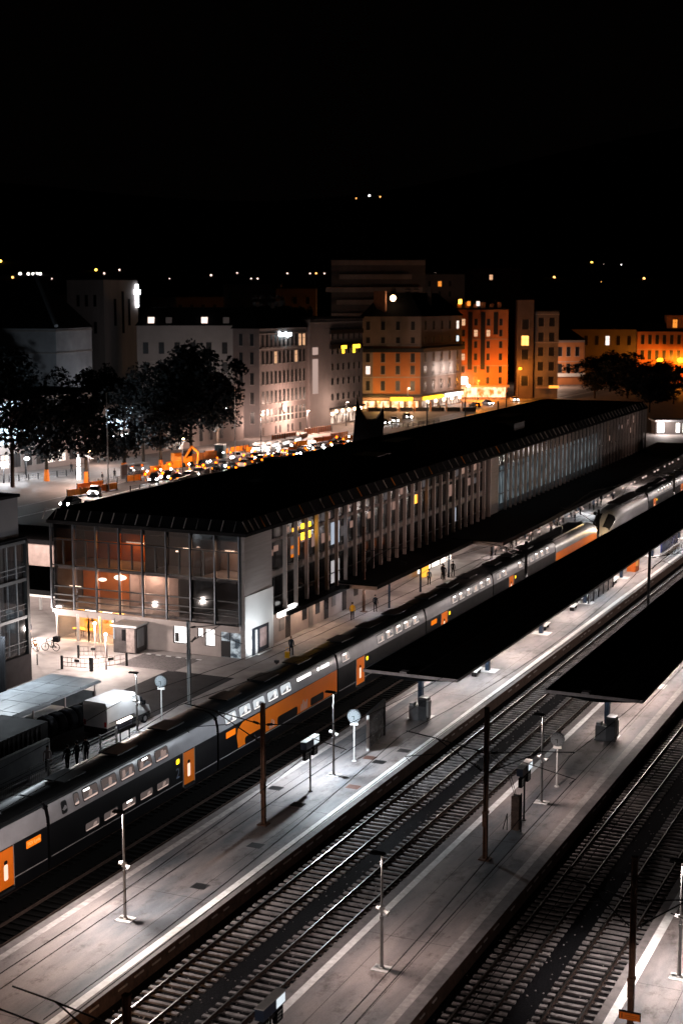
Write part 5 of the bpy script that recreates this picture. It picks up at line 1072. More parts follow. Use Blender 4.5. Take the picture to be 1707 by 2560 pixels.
# street lamps and poles
def street_lamp(px, py, h, label, e, col, pos=None, z=.3, globe=.34, m=E_warm, down=False):
    x, y = pos or G(px * 1.0884, py * 1.0884, z); t = thing('street_lamp', label, 'street lamp', (x, y, z), 0, 'street lamps')
    b = MB(); b.cyl((0, 0, 0), (0, 0, h), .12, .07, 8).tube([(0, 0, h), (.5, -.5, h + .25)], .05); b.build('pole', M_dark, t); b = MB(); b.ball((.6, -.6, h + .1), globe, 10, 0, (1, 1, .6)); b.build('lamp_globe', m, t)
    light('SPOT' if down else 'POINT', (x + .7, y - .8, z + h - .15 - globe * .62), e, col, .3, 165, .3, parent=t); return t
street_lamp(650, 990, 5.2, 'dark lamp with a round hood before the warm lit stone front', 15000, (1, .64, .50), pos=(-149.5, 310), m=M_grey)
street_lamp(745, 975, 6, 'lamp between the stone front and the plain grey house', 2500, (1, .7, .55), pos=(-149, 331), m=M_grey)
street_lamp(1005, 955, 6.5, 'lamp lighting the terrace with the yellow signs', 5200, (1, .56, .28), pos=(-152.5, 380), globe=.3)
street_lamp(1140, 930, 6, 'orange lamp at the foot of the tall orange house', 18000, (1, .28, .025), pos=(-151, 434), m=E_orange)
street_lamp(1192, 895, 9.5, 'yellow twin lamp in front of the narrow tower front', 4500, (1, .30, .03), pos=(-141, 444), globe=.55, m=E_yellow)
street_lamp(1290, 905, 8, 'lamp hidden behind the lit house balcony', 9000, (1, .66, .48), pos=AT(1375, 900, 528)[:2], globe=.3)
street_lamp(1495, 890, 8.5, 'yellow lamp in the tree tops at the right before the far orange house', 2500, (1, .28, .02), pos=AT(1646, 903, 553)[:2], globe=1.3, m=E_yellow)
street_lamp(1562, 890, 8.5, 'yellow lamp at the right edge before the far orange house', 26000, (1, .28, .02), pos=AT(1697, 908, 553)[:2], globe=1.4, m=E_yellow)
street_lamp(505, 1005, 9, 'pale lamp between the big tree and the stone front', 5000, (.95, .93, .95), pos=(-160, 289.5), m=E_white, down=True)
street_lamp(75, 1085, 7.5, 'cool lamp glaring behind the leftmost tree', 5000, (.78, .90, 1), pos=(-158.5, 214), m=E_white)
street_lamp(10, 1110, 3.2, 'blazing white lamp at the left edge of the picture', 1600, (.9, .95, 1), globe=.8, m=E_white)
street_lamp(62, 1098, 3.4, 'white lamp just right of the leftmost trunk', 700, (.9, .95, 1), globe=.5, m=E_white)
street_lamp(290, 1080, 6.5, 'white lamp shining through the small middle tree', 4000, (.9, .95, 1), globe=.4, m=E_white)
street_lamp(420, 1085, 6, 'lamp over the roadworks and the orange hoardings', 13000, (1, .70, .55), globe=.25, down=True)
street_lamp(205, 1120, 6, 'lamp over the black car on the left of the street', 9000, (1, .74, .62), globe=.25, down=True)
street_lamp(100, 1200, 6, 'lamp over the pale road behind the walkway at the left', 9000, (1, .78, .70), pos=(-101, 131), globe=.25, down=True, m=M_grey)
street_lamp(600, 1045, 8, 'lamp over the row of shining vans', 12000, (1, .72, .6), globe=.25, down=True)
x, y = G(182 * 1.0884, 1102 * 1.0884, .3); t = thing('light_column', 'glowing white light column on the pavement', 'light column', (x, y, .3)); b = MB(); b.cyl((0, 0, .1), (0, 0, 2.2), .34, .34, 10).cyl((0, 0, 2.45), (0, 0, 2.8), .3, .3, 10).cyl((0, 0, 2.95), (0, 0, 3.8), .32, .28, 10).ball((0, 0, 4.15), .24, 8); b.build('lamp_globe', emit('column_white', (1, .98, .96), 5), t); b = MB(); b.cyl((0, 0, 0), (0, 0, .1), .4, .4, 10); b.build('base', M_dark, t); light('POINT', (x, y - .8, 2.8), 900, (1, .92, .86), .3, parent=t)
for px, py, h, l in [(250, 1128, 16, 'tall slim pole rising before the bluish trees'), (541, 1060, 14, 'tall slim pole before the left corner of the stone front'), (980, 985, 6.5, 'dark pole on the bright crossing'), (1068, 965, 6, 'dark pole before the yellow lit terrace'), (1143, 947, 3, 'short dark post on the pavement right of the terrace'), (1162, 942, 5, 'dark pole before the orange house')]:
    x, y = G(px * 1.0884, py * 1.0884, .3); b = MB(); b.cyl((0, 0, 0), (0, 0, h), .13 if px < 900 else .22, .07 if px < 900 else .2, 8).cyl((0, 0, 0), (0, 0, .3), .25, .25, 8); tag(b.build('pole', M_galv if px < 900 else M_dark, None, loc=(x, y, .3)), l, 'pole', 'slim poles along the street')
# black twin pointed tent
x, y, z = AT(878, 1100, 302)
t = thing('tent', 'black tent roof with two pointed peaks rising behind the station roof edge', 'tent', (x, y, .3), YAW)
pm = 302 / 3700; out = [((px_ / 6.272 + 800 - 878) * pm, CAMH - .3 - ((900 + py_ / 6.272) - 750) * pm) for px_, py_ in [(500, 1300), (515, 1200), (545, 900), (560, 700), (572, 515), (582, 515), (605, 640), (650, 770), (735, 902), (810, 912), (885, 890), (945, 800), (980, 712), (992, 712), (1005, 850), (1012, 960), (990, 1100), (1000, 1300)]]
out = [(a, max(0, c)) for a, c in out]
b = MB(); n = len(out); b.loft([[(a * .98, -1.6, c * .97) for a, c in out], [(a, 0, c) for a, c in out], [(a * .98, 1.6, c * .97) for a, c in out]], 0, True); b.build('roof', M_black, t)
b = MB(); b.box(out[0][0] + .2, out[-1][0] - .2, -1.9, -1.61, 0, .5); b.build('base', M_dark, t)
# ------------------------------------------------------------------ town houses
WALLG = mat('wall_greybeige', (.21, .18, .175), .8, 0, .18, .25); WALLP = mat('wall_pale', (.30, .27, .26), .8, 0, .15, .3); WALLO = mat('wall_orange', (.46, .17, .06), .8, 0, .18, .3); WALLB = mat('wall_beige', (.25, .195, .175), .8, 0, .18, .3); WALLD = mat('wall_dull', (.16, .14, .135), .85, 0, .25, .3)
t, L = facade_box('corner_house', 'large grey stone house with a bright rooftop sign and warm lit lower front', 'house', (-155.2, 297.2), (-154.8, 320.6), 6.8, 24.6, WALLG, mansard=5, inset=3, cornice=(23.4, 20.0, 4.6))
zr = [20.8, 16.6, 12.0, 7.6, 3.2]
for j, z in enumerate(zr):
    for i in range(11):
        m = M_wdark
        if (j, i) in ((0, 9), (0, 10)): m = W_lit
        if (j, i) in ((1, 3), (1, 8)): m = W_lit
        window(t, 1.6 + i * 2.05, z - .3 - (.4 if j == 0 else 0), 1.2, 2.7 if j < 4 else 3.0, m)
for i in (0, 3, 4, 6, 7, 9):
    b = MB(); b.box(1.2 + i * 2.05, 2.0 + i * 2.05, -.02, -.003, .1, 1.9); b.build('door', M_wdark, t)
b = MB(); b.box(10.0, 13.2, -.35, -.003, 7.0, 7.35); b.cyl((11.6, -.3, 6.0), (11.6, -.02, 6.0), 1.1, 1.1, 16); b.build('arch', M_cor, t)
for i in range(3): b = MB(); b.box(4 + i * 6, 5.2 + i * 6, 1.2, 3.2, 24.4, 26.6); b.build('dormer', M_cor, t)
for j, z in enumerate(zr):
    for i in (1.9, 4.7):
        o = window(t, 0, 0, 1.0, 2.5, M_wdark); o.location = (-.004, i, z - .3); o.rotation_euler.z = R(-90)
light('POINT', (-160.5, 290.5, 5), 1500, (1, .72, .62), .3); light('POINT', (-153, 291, 4), 1200, (1, .72, .62), .3)  # added lights without a lamp, brightening the house's side wall
so = text('Boutique', 1.75, (12.1, -.25, 22.9), (R(90), 0, 0), emit('roof_sign', (.88, .97, 1), 7), t, 'roof_sign', .08)  # made-up word standing in for the sign's unreadable, blown-out lettering
light('POINT', (-154.0, 309.5, 22.5), 160, (.8, .95, 1), .5)
t, L = facade_box('plain_house', 'plain grey house with black balcony bands and two yellow windows', 'house', (-154.2, 321.2), (-152.6, 349.2), 16, 26.4, WALLG, cornice=(25.6,))
for z in (23.0, 19.4, 15.4, 11.4, 7.6):
    b = MB(); b.box(10, 27.6, -.5, -.003, z - .3 - .3, z + .5); b.build('balcony', M_frame if z > 14 else WALLD, t) if z in (23.0, 19.4) else None
    for i in range(6): window(t, 11.5 + i * 2.9, z - 1.9 + (0 if z > 14 else .4), 1.3, 1.5, W_yel if (z == 19.4 and i in (2, 4)) else M_wdark, sill=False)
b = MB(); b.box(15.4, 18.2, -.53, -.503, 18.7, 19.5); b.box(21.6, 25.6, -.53, -.503, 18.7, 19.6); b.build('lit_window', W_yel, t)
b = MB(); b.box(1.4, 4.2, -.03, -.004, 8.2, 16.6); b.box(1.4, 4.2, -.03, -.004, 17.6, 19.4); b.build('stair_window', emit('stair_light', (1, .70, .60), .5), t)
b = MB(); b.box(10, 27.5, -1.2, -.003, 3.9, 4.3); b.build('awning', M_dark, t)
for i in range(5):
    b = MB(); b.box(10.8 + i * 3.3, 13.6 + i * 3.3, -.03, -.004, .4, 3.3); b.build('lit_shop_window', emit_pat('shop_mix', (.12, .06, .04), (1, .74, .58), 1.2, .9, (1, 1, .6), .4, .6), t)
    b = MB(); b.ball((12.2 + i * 3.3, -.8, 3.4), .42, 8); b.build('globe_lamp', E_warm, t)
light('POINT', (-150.2, 338, 2.6), 900, (1, .68, .5), .4)
# corner house with two faces
A_, B_, C_, D_ = Vector((-168.6, 384.6, 0)), Vector((-153.2, 391.6, 0)), Vector((-152.0, 422.0, 0)), Vector((-170, 424, 0))
t = thing('restaurant_house', 'orange lit corner house with yellow restaurant signs and a black mansard roof', 'house', (B_.x, B_.y, .3))
def prism(b, pts, z0, z1, m=0):
    n = len(pts); b.add([(p.x, p.y, z0) for p in pts] + [(p.x, p.y, z1) for p in pts], [tuple(range(n))[::-1], tuple(range(n, 2 * n))] + [(i, (i + 1) % n, n + (i + 1) % n, n + i) for i in range(n)], m)
UA = (B_ - A_).normalized(); NA_ = Vector((UA.y, -UA.x, 0)); UC = (C_ - B_).normalized(); NC = Vector((UC.y, -UC.x, 0)); LA = (B_ - A_).length; LC = (C_ - B_).length
def band(name, m, off, z0, z1, ins=.003):
    b = MB(); cor = (NA_ + NC).normalized() / (NA_ + NC).normalized().dot(NA_)
    prism(b, [A_ + NA_ * off, B_ + cor * off, C_ + NC * off, C_ + NC * ins, B_ + cor * ins, A_ + NA_ * ins], z0, z1); return b.build(name, m, t, True)
def onf(name, m, face, s0, s1, z0, z1, o0, o1):
    O, U, N_ = (A_, UA, NA_) if face == 0 else (B_, UC, NC); b = MB()
    prism(b, [O + U * s0 + N_ * o1, O + U * s1 + N_ * o1, O + U * s1 + N_ * o0, O + U * s0 + N_ * o0], z0, z1); return b.build(name, m, t, True)
def wonf(face, s_, z, w, h, m, o=.004):
    O, U, N_ = (A_, UA, NA_) if face == 0 else (B_, UC, NC); wo = window(t, 0, 0, w, h, m); q = O + U * s_ + N_ * o
    wo.location = (q.x - B_.x, q.y - B_.y, z - .3); wo.rotation_euler.z = math.atan2(U.y, U.x)
b = MB(); prism(b, [A_, B_, C_, D_], .3, 26.4); b.build('wall', WALLB, t, True)
b = MB(); o4 = [(A_ + Vector((-.3, -.5, 0))), B_ + Vector((.5, -.5, 0)), C_ + Vector((.5, .3, 0)), D_]; i4 = [A_ + Vector((4, 6, 0)), B_ + Vector((-5, 4, 0)), C_ + Vector((-6, -5, 0)), D_ + Vector((5, -5, 0))]
b.loft([[(p.x, p.y, 26.403) for p in o4], [(p.x, p.y, 33) for p in i4]], 0, True); b.build('roof', M_blackroof, t, True)
onf('orange_render', WALLO, 0, 3.4, LA - .2, 4.6, 18.0, .002, .05)
band('cornice', M_cor, .25, 18.05, 18.4); band('cornice', M_cor, .2, 9.2, 9.5); band('balcony', M_frame, 1.0, 16.4, 17.5); band('balcony', M_frame, .9, 4.0, 4.5)
for j, z in enumerate((22.6, 18.9, 13.6, 10.2, 5.6)):
    h = (2.3, 1.6, 2.4, 2.3, 2.6)[j]
    for i in range(4): wonf(0, 2.0 + i * 4.2, z, 1.15, h, W_lit2 if (j, i) == (3, 0) else M_wdark, .055 if i else .004)
    for i in range(5): wonf(1, 3.0 + i * 6.0, z, 1.7, h, (W_lit2 if j == 0 else W_cool) if (j < 2 and i == 4) else M_wdark)
onf('arch_panel', WALLP, 1, 8.5, 24, 9.6, 13.2, .003, .03)
onf('sign_band', mat('sign_band', (.5, .33, .28), .6), 0, -.2, LA, 3.0, 3.6, .06, .9)
onf('lit_sign', E_yellow, 0, 8.4, 14.6, 2.75, 3.75, .905, 1.0); onf('lit_sign', E_yellow, 1, 1, 14.5, 2.9, 3.7, .3, 1.0); onf('lit_sign', E_white, 1, 17.5, 29, 2.9, 3.7, .3, 1.0)
for i in range(4): onf('lit_shop_window', emit_pat('shop_yel', (.5, .14, .02), (1, .72, .40), 2.2, .8, (1, 1, .7), .35, .6), 0, .6 + i * 4.1, 3.9 + i * 4.1, .5, 2.6, .01, .05)
for i in range(5): onf('lit_shop_window', emit_pat('shop_mix', (.12, .06, .04), (1, .74, .58), 1.2, .9, (1, 1, .6), .4, .6), 1, .8 + i * 6, 6 + i * 6, .5, 2.6, .01, .05)
for i in range(5): q = B_ + UC * (2 + i * 6) + NC * 1.3; b = MB(); b.ball((q.x, q.y, 2.3), .5, 8); b.build('globe_lamp', E_warm, t, True)
b = MB(); b.box(-166.2, -162.6, 388, 388.8, 27, 33.5); b.build('chimney', mat('chimney_pink', (.45, .22, .14), .8), t, True); b = MB(); b.ball((-160.5, 388.5, 31.5), .9, 8); b.build('roof_light', E_warm, t, True)
for s_ in (11, 16.5, 22): q = B_ + UC * s_ + NC * 2.2; light('POINT', (q.x, q.y, 11.3), 620, (1, .80, .70), .3); light('POINT', (q.x, q.y, 6.6), 420, (1, .74, .62), .3)
light('POINT', (-162, 382.0, 2.5), 1500, (1, .55, .14), .4)
t2 = thing('terrace', 'dark terrace with low screens in front of the yellow restaurant signs', 'terrace', (-160, 380, .3), math.atan2(7, 15.4))
b = MB()
for i in range(7): b.box(-4 + i * 4.4, -.4 + i * 4.4, -.06, .06, 0, 1.1)
b.build('screen', M_dark, t2); b = MB()
for i in range(7): b.cyl((-4.2 + i * 4.4, 0, 0), (-4.2 + i * 4.4, 0, 2.6), .18, .18, 8)
b.build('post', mat('post_orange', (.5, .2, .08), .7), t2)
# tall orange house with a narrow tower front
t, L = facade_box('orange_house', 'tall orange lit house with dark window strips', 'house', (-161.0, 439.8), (-145.6, 446.7), 22, 28, WALLO, cornice=(18.9, 10.6))
for i in range(4): b = MB(); b.box(.3 + i * 4.0, 1.7 + i * 4.0, -.25, -.003, 9 if i < 3 else 20, 27); b.build('balcony_strip', M_frame, t)
for j, z in enumerate((24.4, 21.0, 17.4, 13.6, 9.6, 6.2)):
    for i in range(4): window(t, 2.9 + i * 3.9, z - 1.6, 1.0, 2.0, W_lit if (j, i) in ((0, 0), (1, 1), (1, 2), (3, 0)) else M_wdark, sill=False)
b = MB(); b.box(-1, L + .5, -1.6, -.003, 3.6, 4.2); b.build('awning', M_fascia, t)
b = MB(); b.box(.5, L - .5, -.4, -.02, .4, 3.5); b.build('lit_shop_window', emit_pat('shop_yel', (.5, .14, .02), (1, .72, .40), 1.8, .8, (1, 1, .7), .35, .6), t)
b = MB(); b.box(-4.6, 4.2, -2.2, -1.7, 4.6, 6.8); b.build('lit_sign', emit('shop_sign_white', (.95, .99, 1), 6), t); b = MB(); b.box(-5.4, 1.0, -2.3, -2.0, 2.5, 3.6); b.build('lit_sign', E_yellow, t)
for i in range(3): b = MB(); b.ball((-3.5 + i * 4, -2.2, 4.1), .55, 8); b.build('globe_lamp', E_tube, t)
b = MB()
for i in range(6): b.box(1 + i * 2.5, 2.2 + i * 2.5, .5, 1.5, 28.2, 29.4 + .6 * (i % 2))
b.build('chimney', WALLO, t)
for x_, z_, m in ((1.8, 30.2, E_amber), (4.5, 29.6, W_org), (7.4, 29.6, W_lit2)): b = MB(); b.box(x_ - .5, x_ + .5, -.2, .2, z_ - .7, z_ + .7); b.build('roof_light', m, t)
t, L = facade_box('tower_house', 'narrow pale tower front with one glowing window beside the orange house', 'house', (-142.8, 447.6), (-138.2, 449.6), 8, 31, mat('tower_render', (.11, .08, .07), .8, 0, .25, .4), mansard=2, inset=1.5)
for z, m in ((22.6, M_wdark), (17.6, emit('tower_window', (1, .5, .12), 2.6)), (13.2, M_wdark), (5, M_wdark)): window(t, 2.4, z - 1, 2.2, 3.0, m, sill=False)
t, L = facade_box('dark_house', 'dark house with pale edges right of the narrow tower front', 'house', (-138.0, 450.5), (-131.2, 453.3), 18, 27.4, WALLD, cornice=(26.6, 17.8))
for j in range(5):
    for i in range(2): window(t, 1.8 + i * 3.4, 22.5 - j * 4.6, 1.8, 2.6, M_wdark, sill=False)
b = MB(); b.box(.5, 6.8, -1.4, -.003, 3.2, 3.7); b.build('awning', M_fascia, t); b = MB(); b.box(4.5, 7.6, -1.6, -1.41, 3.3, 4.1); b.build('lit_sign', emit('orange_sign', (1, .35, .05), 2), t)
t, L = facade_box('balcony_house', 'low house with a brightly lit gable and white balcony', 'house', AT(1352, 900, 536)[:2], AT(1460, 900, 540)[:2], 26, 16.6, WALLB, mansard=4, inset=4, cornice=(8.9,))
b = MB(); b.box(5.4, L - .2, -.06, -.003, .3, 15.5); b.build('orange_render', WALLO, t)
for x_ in (2.0, 7.2, 10.4, 13.8):
    for z in (10.6, 4.6): window(t, x_, z, 1.5, 3.2, M_wdark, y=-.065)
b = MB(); b.box(-2.8, 4.5, -1.6, -.003, 8.9, 10.3); b.box(-2.8, L, -.9, -.062, 3.2, 4.4); b.build('balcony', M_white, t)
t, L = facade_box('long_house', 'long dim grey house behind the dark trees at the right', 'house', AT(1396, 850, 566)[:2], AT(1590, 850, 562)[:2], 20, 20, WALLG, mansard=5, inset=4)
for i in range(7): window(t, 2.2 + i * 4, 13.8, 1.4, 3.4, W_lit2 if i == 4 else M_wdark, sill=False)
t, L = facade_box('far_orange_house', 'long orange lit house at the right edge beyond the trees', 'house', AT(1592, 850, 562)[:2], AT(1800, 850, 560)[:2], 20, 19.2, WALLO, mansard=3, inset=3, cornice=(12.6,))
for i in range(11):
    for z in (14.2, 8.4): window(t, 2.0 + i * 2.7, z, 1.3, 3.4, M_wdark, sill=False)
b = MB(); b.box(11, 24, 1, 8, 19, 25); b.build('roof_storey', WALLO, t); window(t, 14, 20.4, 1.6, 3, W_org, y=.99, sill=False)
crng = random.Random(3)
for nm, n, z in (('corner_house', 5, 28.5), ('restaurant_house', 4, 31), ('plain_house', 4, 26), ('orange_house', 3, 27.6), ('long_house', 4, 23), ('far_orange_house', 3, 20)):
    o = bpy.data.objects[nm]; xs_ = [v[0] for c in o.children if c.type == 'MESH' and c.name.startswith('wall') for v in c.bound_box]; ys_ = [v[1] for c in o.children if c.type == 'MESH' and c.name.startswith('wall') for v in c.bound_box]
    for k in range(n):
        x_ = min(xs_) + (max(xs_) - min(xs_)) * (.2 + .6 * k / max(1, n - 1)); y_ = min(ys_) + (max(ys_) - min(ys_)) * crng.uniform(.45, .6); w_ = crng.uniform(.5, .9)
        b = MB(); b.box(x_ - w_, x_ + w_, y_ - .4, y_ + .4, z - 2, z + crng.uniform(1.2, 2.6)); b.box(x_ - w_ - .1, x_ + w_ + .1, y_ - .5, y_ + .5, z + 2.61, z + 2.75)
        for q in (-.5, .1, .6): b.cyl((x_ + q * w_, y_, z + 2.751), (x_ + q * w_, y_, z + 3.3), .14, .12, 6)
        b.build('chimney', WALLD, o)
# low pale house left of the stone front, church and tower
t, L = facade_box('mansard_house', 'low pale house with lit dormers behind the big tree', 'house', (-203, 322), (-162, 340), 18, 24.6, WALLP, mansard=4.5, inset=3, cornice=(15.6, 11.2))
for i in range(11):
    for z in (17.2, 12.4, 6): window(t, 2.2 + i * 4, z, 1.4, 2.8, M_wdark, sill=False)
for i, x_ in enumerate((3.5, 8, 17, 22.5, 28, 32, 36)):
    b = MB(); b.box(x_ - .6, x_ + .9, -.1, 1.5, 24.9, 26.4); b.build('dormer', W_lit2 if i in (0, 2) else WALLP, t)
p0 = AT(174, 960, 396); p1 = Vector(p0) + RIGHT * 10.9 - DEEP * 7.4
t, L = facade_box('church_tower', 'square stone church tower with a glowing cross near its top', 'church tower', p0[:2], p1[:2], 13.1, 36.2, mat('tower_stone', (.34, .30, .29), .85, 0, .25, .3, 0, 1, (1, 1, .2)), z0=.3)
for y_, z0_, z1_ in ((4.2, 24, 31), (7.2, 22, 33), (9.6, 24, 31), (7.2, 6, 9)): b = MB(); b.box(L + .003, L + .05, y_ - .45, y_ + .45, z0_, z1_); b.build('belfry_opening', M_black, t)
for x_ in (4, 7, 10):
    for z0_ in (22, 29): b = MB(); b.box(x_ - .5, x_ + .5, -.05, -.003, z0_, z0_ + 3); b.build('belfry_opening', M_black, t)
b = MB(); b.box(L + .2, L + .5, 12.0, 12.9, 28.8, 34.8); b.box(L + .2, L + .5, 11.4, 13.6, 32.2, 33.4); b.build('cross', emit('cross_light', (.92, .96, 1), 7), t)
for k, (cx_, h_) in enumerate(((4.2, 30),)): b = MB(); b.box(-2.4, -.003, 2, 10, 0, 30); b.build('stair_turret', WALLD, t)
p0 = AT(-60, 900, 345); p1 = AT(142, 900, 340)
t, L = facade_box('church_hall', 'low church hall with a pale wall and a dark hipped roof at the left edge', 'church', p0[:2], p1[:2], 20, 24.5, mat('hall_wall', (.36, .36, .38), .8, 0, .3, .2), mansard=12, inset=9, cornice=(24, 19))
b = MB(); b.tube([(L + .3, -.3, 24.8), (L - 9, 9, 36.6)], .5, 6); b.build('roof_ridge', mat('ridge_metal', (.5, .55, .6), .35, .7, .4, 2.), t)
light('POINT', (-190, 262, 14), 1500, (.78, .9, 1), .5); light('POINT', (-180, 316, 8), 2200, (1, .86, .8), .6); light('POINT', (-196, 328, 16), 7000, (.85, .88, 1), .5); light('POINT', (-190, 295, 8), 1500, (.8, .9, 1), .5)  # the one before the tower face is added, with no lamp
# shops hidden behind the trees on the left
t, L = facade_box('tree_shops', 'low building with bright bluish shop windows behind the leftmost trees', 'shop', (-164, 196), (-160.4, 238), 12, 13.6, WALLB, mansard=1, inset=2)
for i in range(13):
    m = emit('cool_shop', (.66, .84, 1), 2.6) if i in (5, 6, 7, 8) else M_wdark
    window(t, 2 + i * 3.1, 1.0, 2.0, 2.4, emit('pale_shop', (1, .86, .78), 1.6) if i in (4, 5, 9, 10) else M_wdark, sill=False); window(t, 2 + i * 3.1, 5.2, 2.2, 3.0, m, sill=False); window(t, 2 + i * 3.1, 9.4, 2.4, 3.4, m if i < 8 else M_wdark, sill=False)
t, L = facade_box('grey_shop', 'pale shop with a white light strip behind the small middle tree', 'shop', (-159, 239.5), (-155.5, 290), 9, 11, WALLB)
for i in range(11): window(t, 2.4 + i * 3.9, 1.0, 1.4, 3.0, M_wdark, sill=False)
b = MB(); b.box(3, 8.5, -.6, -.1, 4.2, 4.6); b.build('light_strip', E_white, t)
for x_ in (2.2, 5.2, 8.4): window(t, x_, 5.6, 2.4, 4.2, emit('cool_shop', (.66, .84, 1), 2.6), sill=False)
light('POINT', (-154.5, 232, 3.5), 1500, (1, .74, .62), .3); light('POINT', (-150, 268, 3.5), 1500, (1, .74, .62), .3)
for i in range(7): b = MB(); b.ball((33 + i * 1.5, -1.2, 7.0 + .12 * i), .36, 8); b.build('globe_lamp', E_white, t)
# far apartment block with lit balcony bands, dark roofs behind the houses
p0 = AT(828, 760, 560); p1 = AT(1062, 760, 560)
t, L = facade_box('apartment_block', 'wide far apartment block with dim pale balcony bands', 'building', p0[:2], p1[:2], 14, 46, WALLD)
bm_ = mat('balcony_pale', (.42, .34, .31), .8, 0, .3, .15)
for k, (a, c, z) in enumerate([(0, 35, 44.6), (3, 30, 39.4), (-2, 34, 34.6), (2, 20, 30.0), (0, 35, 25)]): b = MB(); b.box(a, c, -1.4, -.003, z - 1.0, z + .8); b.build('balcony', bm_, t)
light('SPOT', (p0[0] + 6, p0[1] - 45, 20), 1600, (1, .72, .6), 1, 70, .6, None, (R(112), 0, YAW))
for i, (a, c, D, z, lab) in enumerate([(560, 700, 480, 36, 'dark roofed block left of the far apartment block'), (690, 790, 470, 34.5, 'dim pale block just left of the far apartment block'), (1060, 1160, 590, 41, 'dim block right of the far apartment block'), (1165, 1300, 620, 44, 'dark block with three small lit windows'), (380, 560, 520, 32, 'dark block behind the low pale house'), (1420, 1600, 800, 40, 'dark block far behind the right trees'), (20, 170, 560, 33, 'dark block far left behind the church hall')]):
    q0 = AT(a, 800, D); q1 = AT(c, 800, D); t, L = facade_box('distant_block', lab, 'building', q0[:2], q1[:2], 16, z, WALLD, group=None)
    for q in range(int(L // 4)):
        for zz in (z - 5, z - 9): window(t, 2 + q * 4, zz, 1.3, 2.0, W_lit if (i == 3 and (q, zz) in ((2, z - 5), (5, z - 5), (5, z - 9))) else (W_org if (i, q, zz) == (2, 1, z - 5) else M_wdark), sill=False)
# ------------------------------------------------------------------ trees
M_bark = mat('bark', (.05, .038, .03), .9, 0, .4, 3., .4); M_leaf = mat('leaf', (.022, .027, .030), .75, 0, .5, .8, spec=.2); M_leaf2 = mat('leaf_dark', (.03, .04, .03), .65, 0, .5, .8, spec=.3)
def tree_meshes(seed, H, Rr, n, leaf=.34, low=.26):
    rng = random.Random(seed); tr = MB(); tr.cyl((0, 0, 0), (.1, 0, H * .3), .34, .26, 9)
    tips = []
    for i in range(11):
        a = i * 2.4 + rng.uniform(-.3, .3); z0 = H * rng.uniform(.24, .55); rr = Rr * rng.uniform(.45, .85); z1 = z0 + H * rng.uniform(.12, .38)
        p = Vector((.1, 0, z0)); q = Vector((rr * math.cos(a) * .5, rr * math.sin(a) * .5, (z0 + z1) / 2 + .5)); e = Vector((rr * math.cos(a), rr * math.sin(a), z1))
        tr.cyl(p, q, .15, .09, 6).cyl(q, e, .09, .03, 5); tips += [e, q.lerp(e, .6)]
    tr.cyl((.1, 0, H * .3), (0, .2, H * .86), .25, .05, 7); tips += [Vector((0, 0, H * f)) for f in (.6, .75, .88)]
    cl = [(t_, Rr * rng.uniform(.28, .46)) for t_ in tips] + [(Vector((rng.gauss(0, Rr * .45), rng.gauss(0, Rr * .45), H * rng.uniform(low + .08, .92))), Rr * rng.uniform(.16, .34)) for _ in range(26)]
    lf = MB()
    for i in range(n):
        c, r = rng.choice(cl); d = Vector((rng.gauss(0, 1), rng.gauss(0, 1), rng.gauss(0, .8))).normalized(); p = c + d * r * rng.random() ** .45
        f = max(.2, 1 - max(0, (p.z / H - .55) / .5) ** 2); p.x *= f ** .5; p.y *= f ** .5
        u = Vector((rng.gauss(0, 1), rng.gauss(0, 1), rng.gauss(0, .6))).normalized(); w = u.cross(Vector((rng.gauss(0, 1), rng.gauss(0, 1), rng.gauss(0, 1)))).normalized(); s_ = leaf * rng.uniform(.6, 1.3)
        lf.add([p - u * s_, p + w * s_ * .6, p + u * s_, p - w * s_ * .6], [(0, 1, 2, 3)], 0)
    return tr.mesh('trunk', M_bark), lf.mesh('crown', M_leaf)
TM = [tree_meshes(1, 21, 8.2, 4200, .40), tree_meshes(2, 15, 6.4, 3800, .40), tree_meshes(3, 9, 3.4, 1500, .30), tree_meshes(4, 22, 9.0, 8500, .48)]
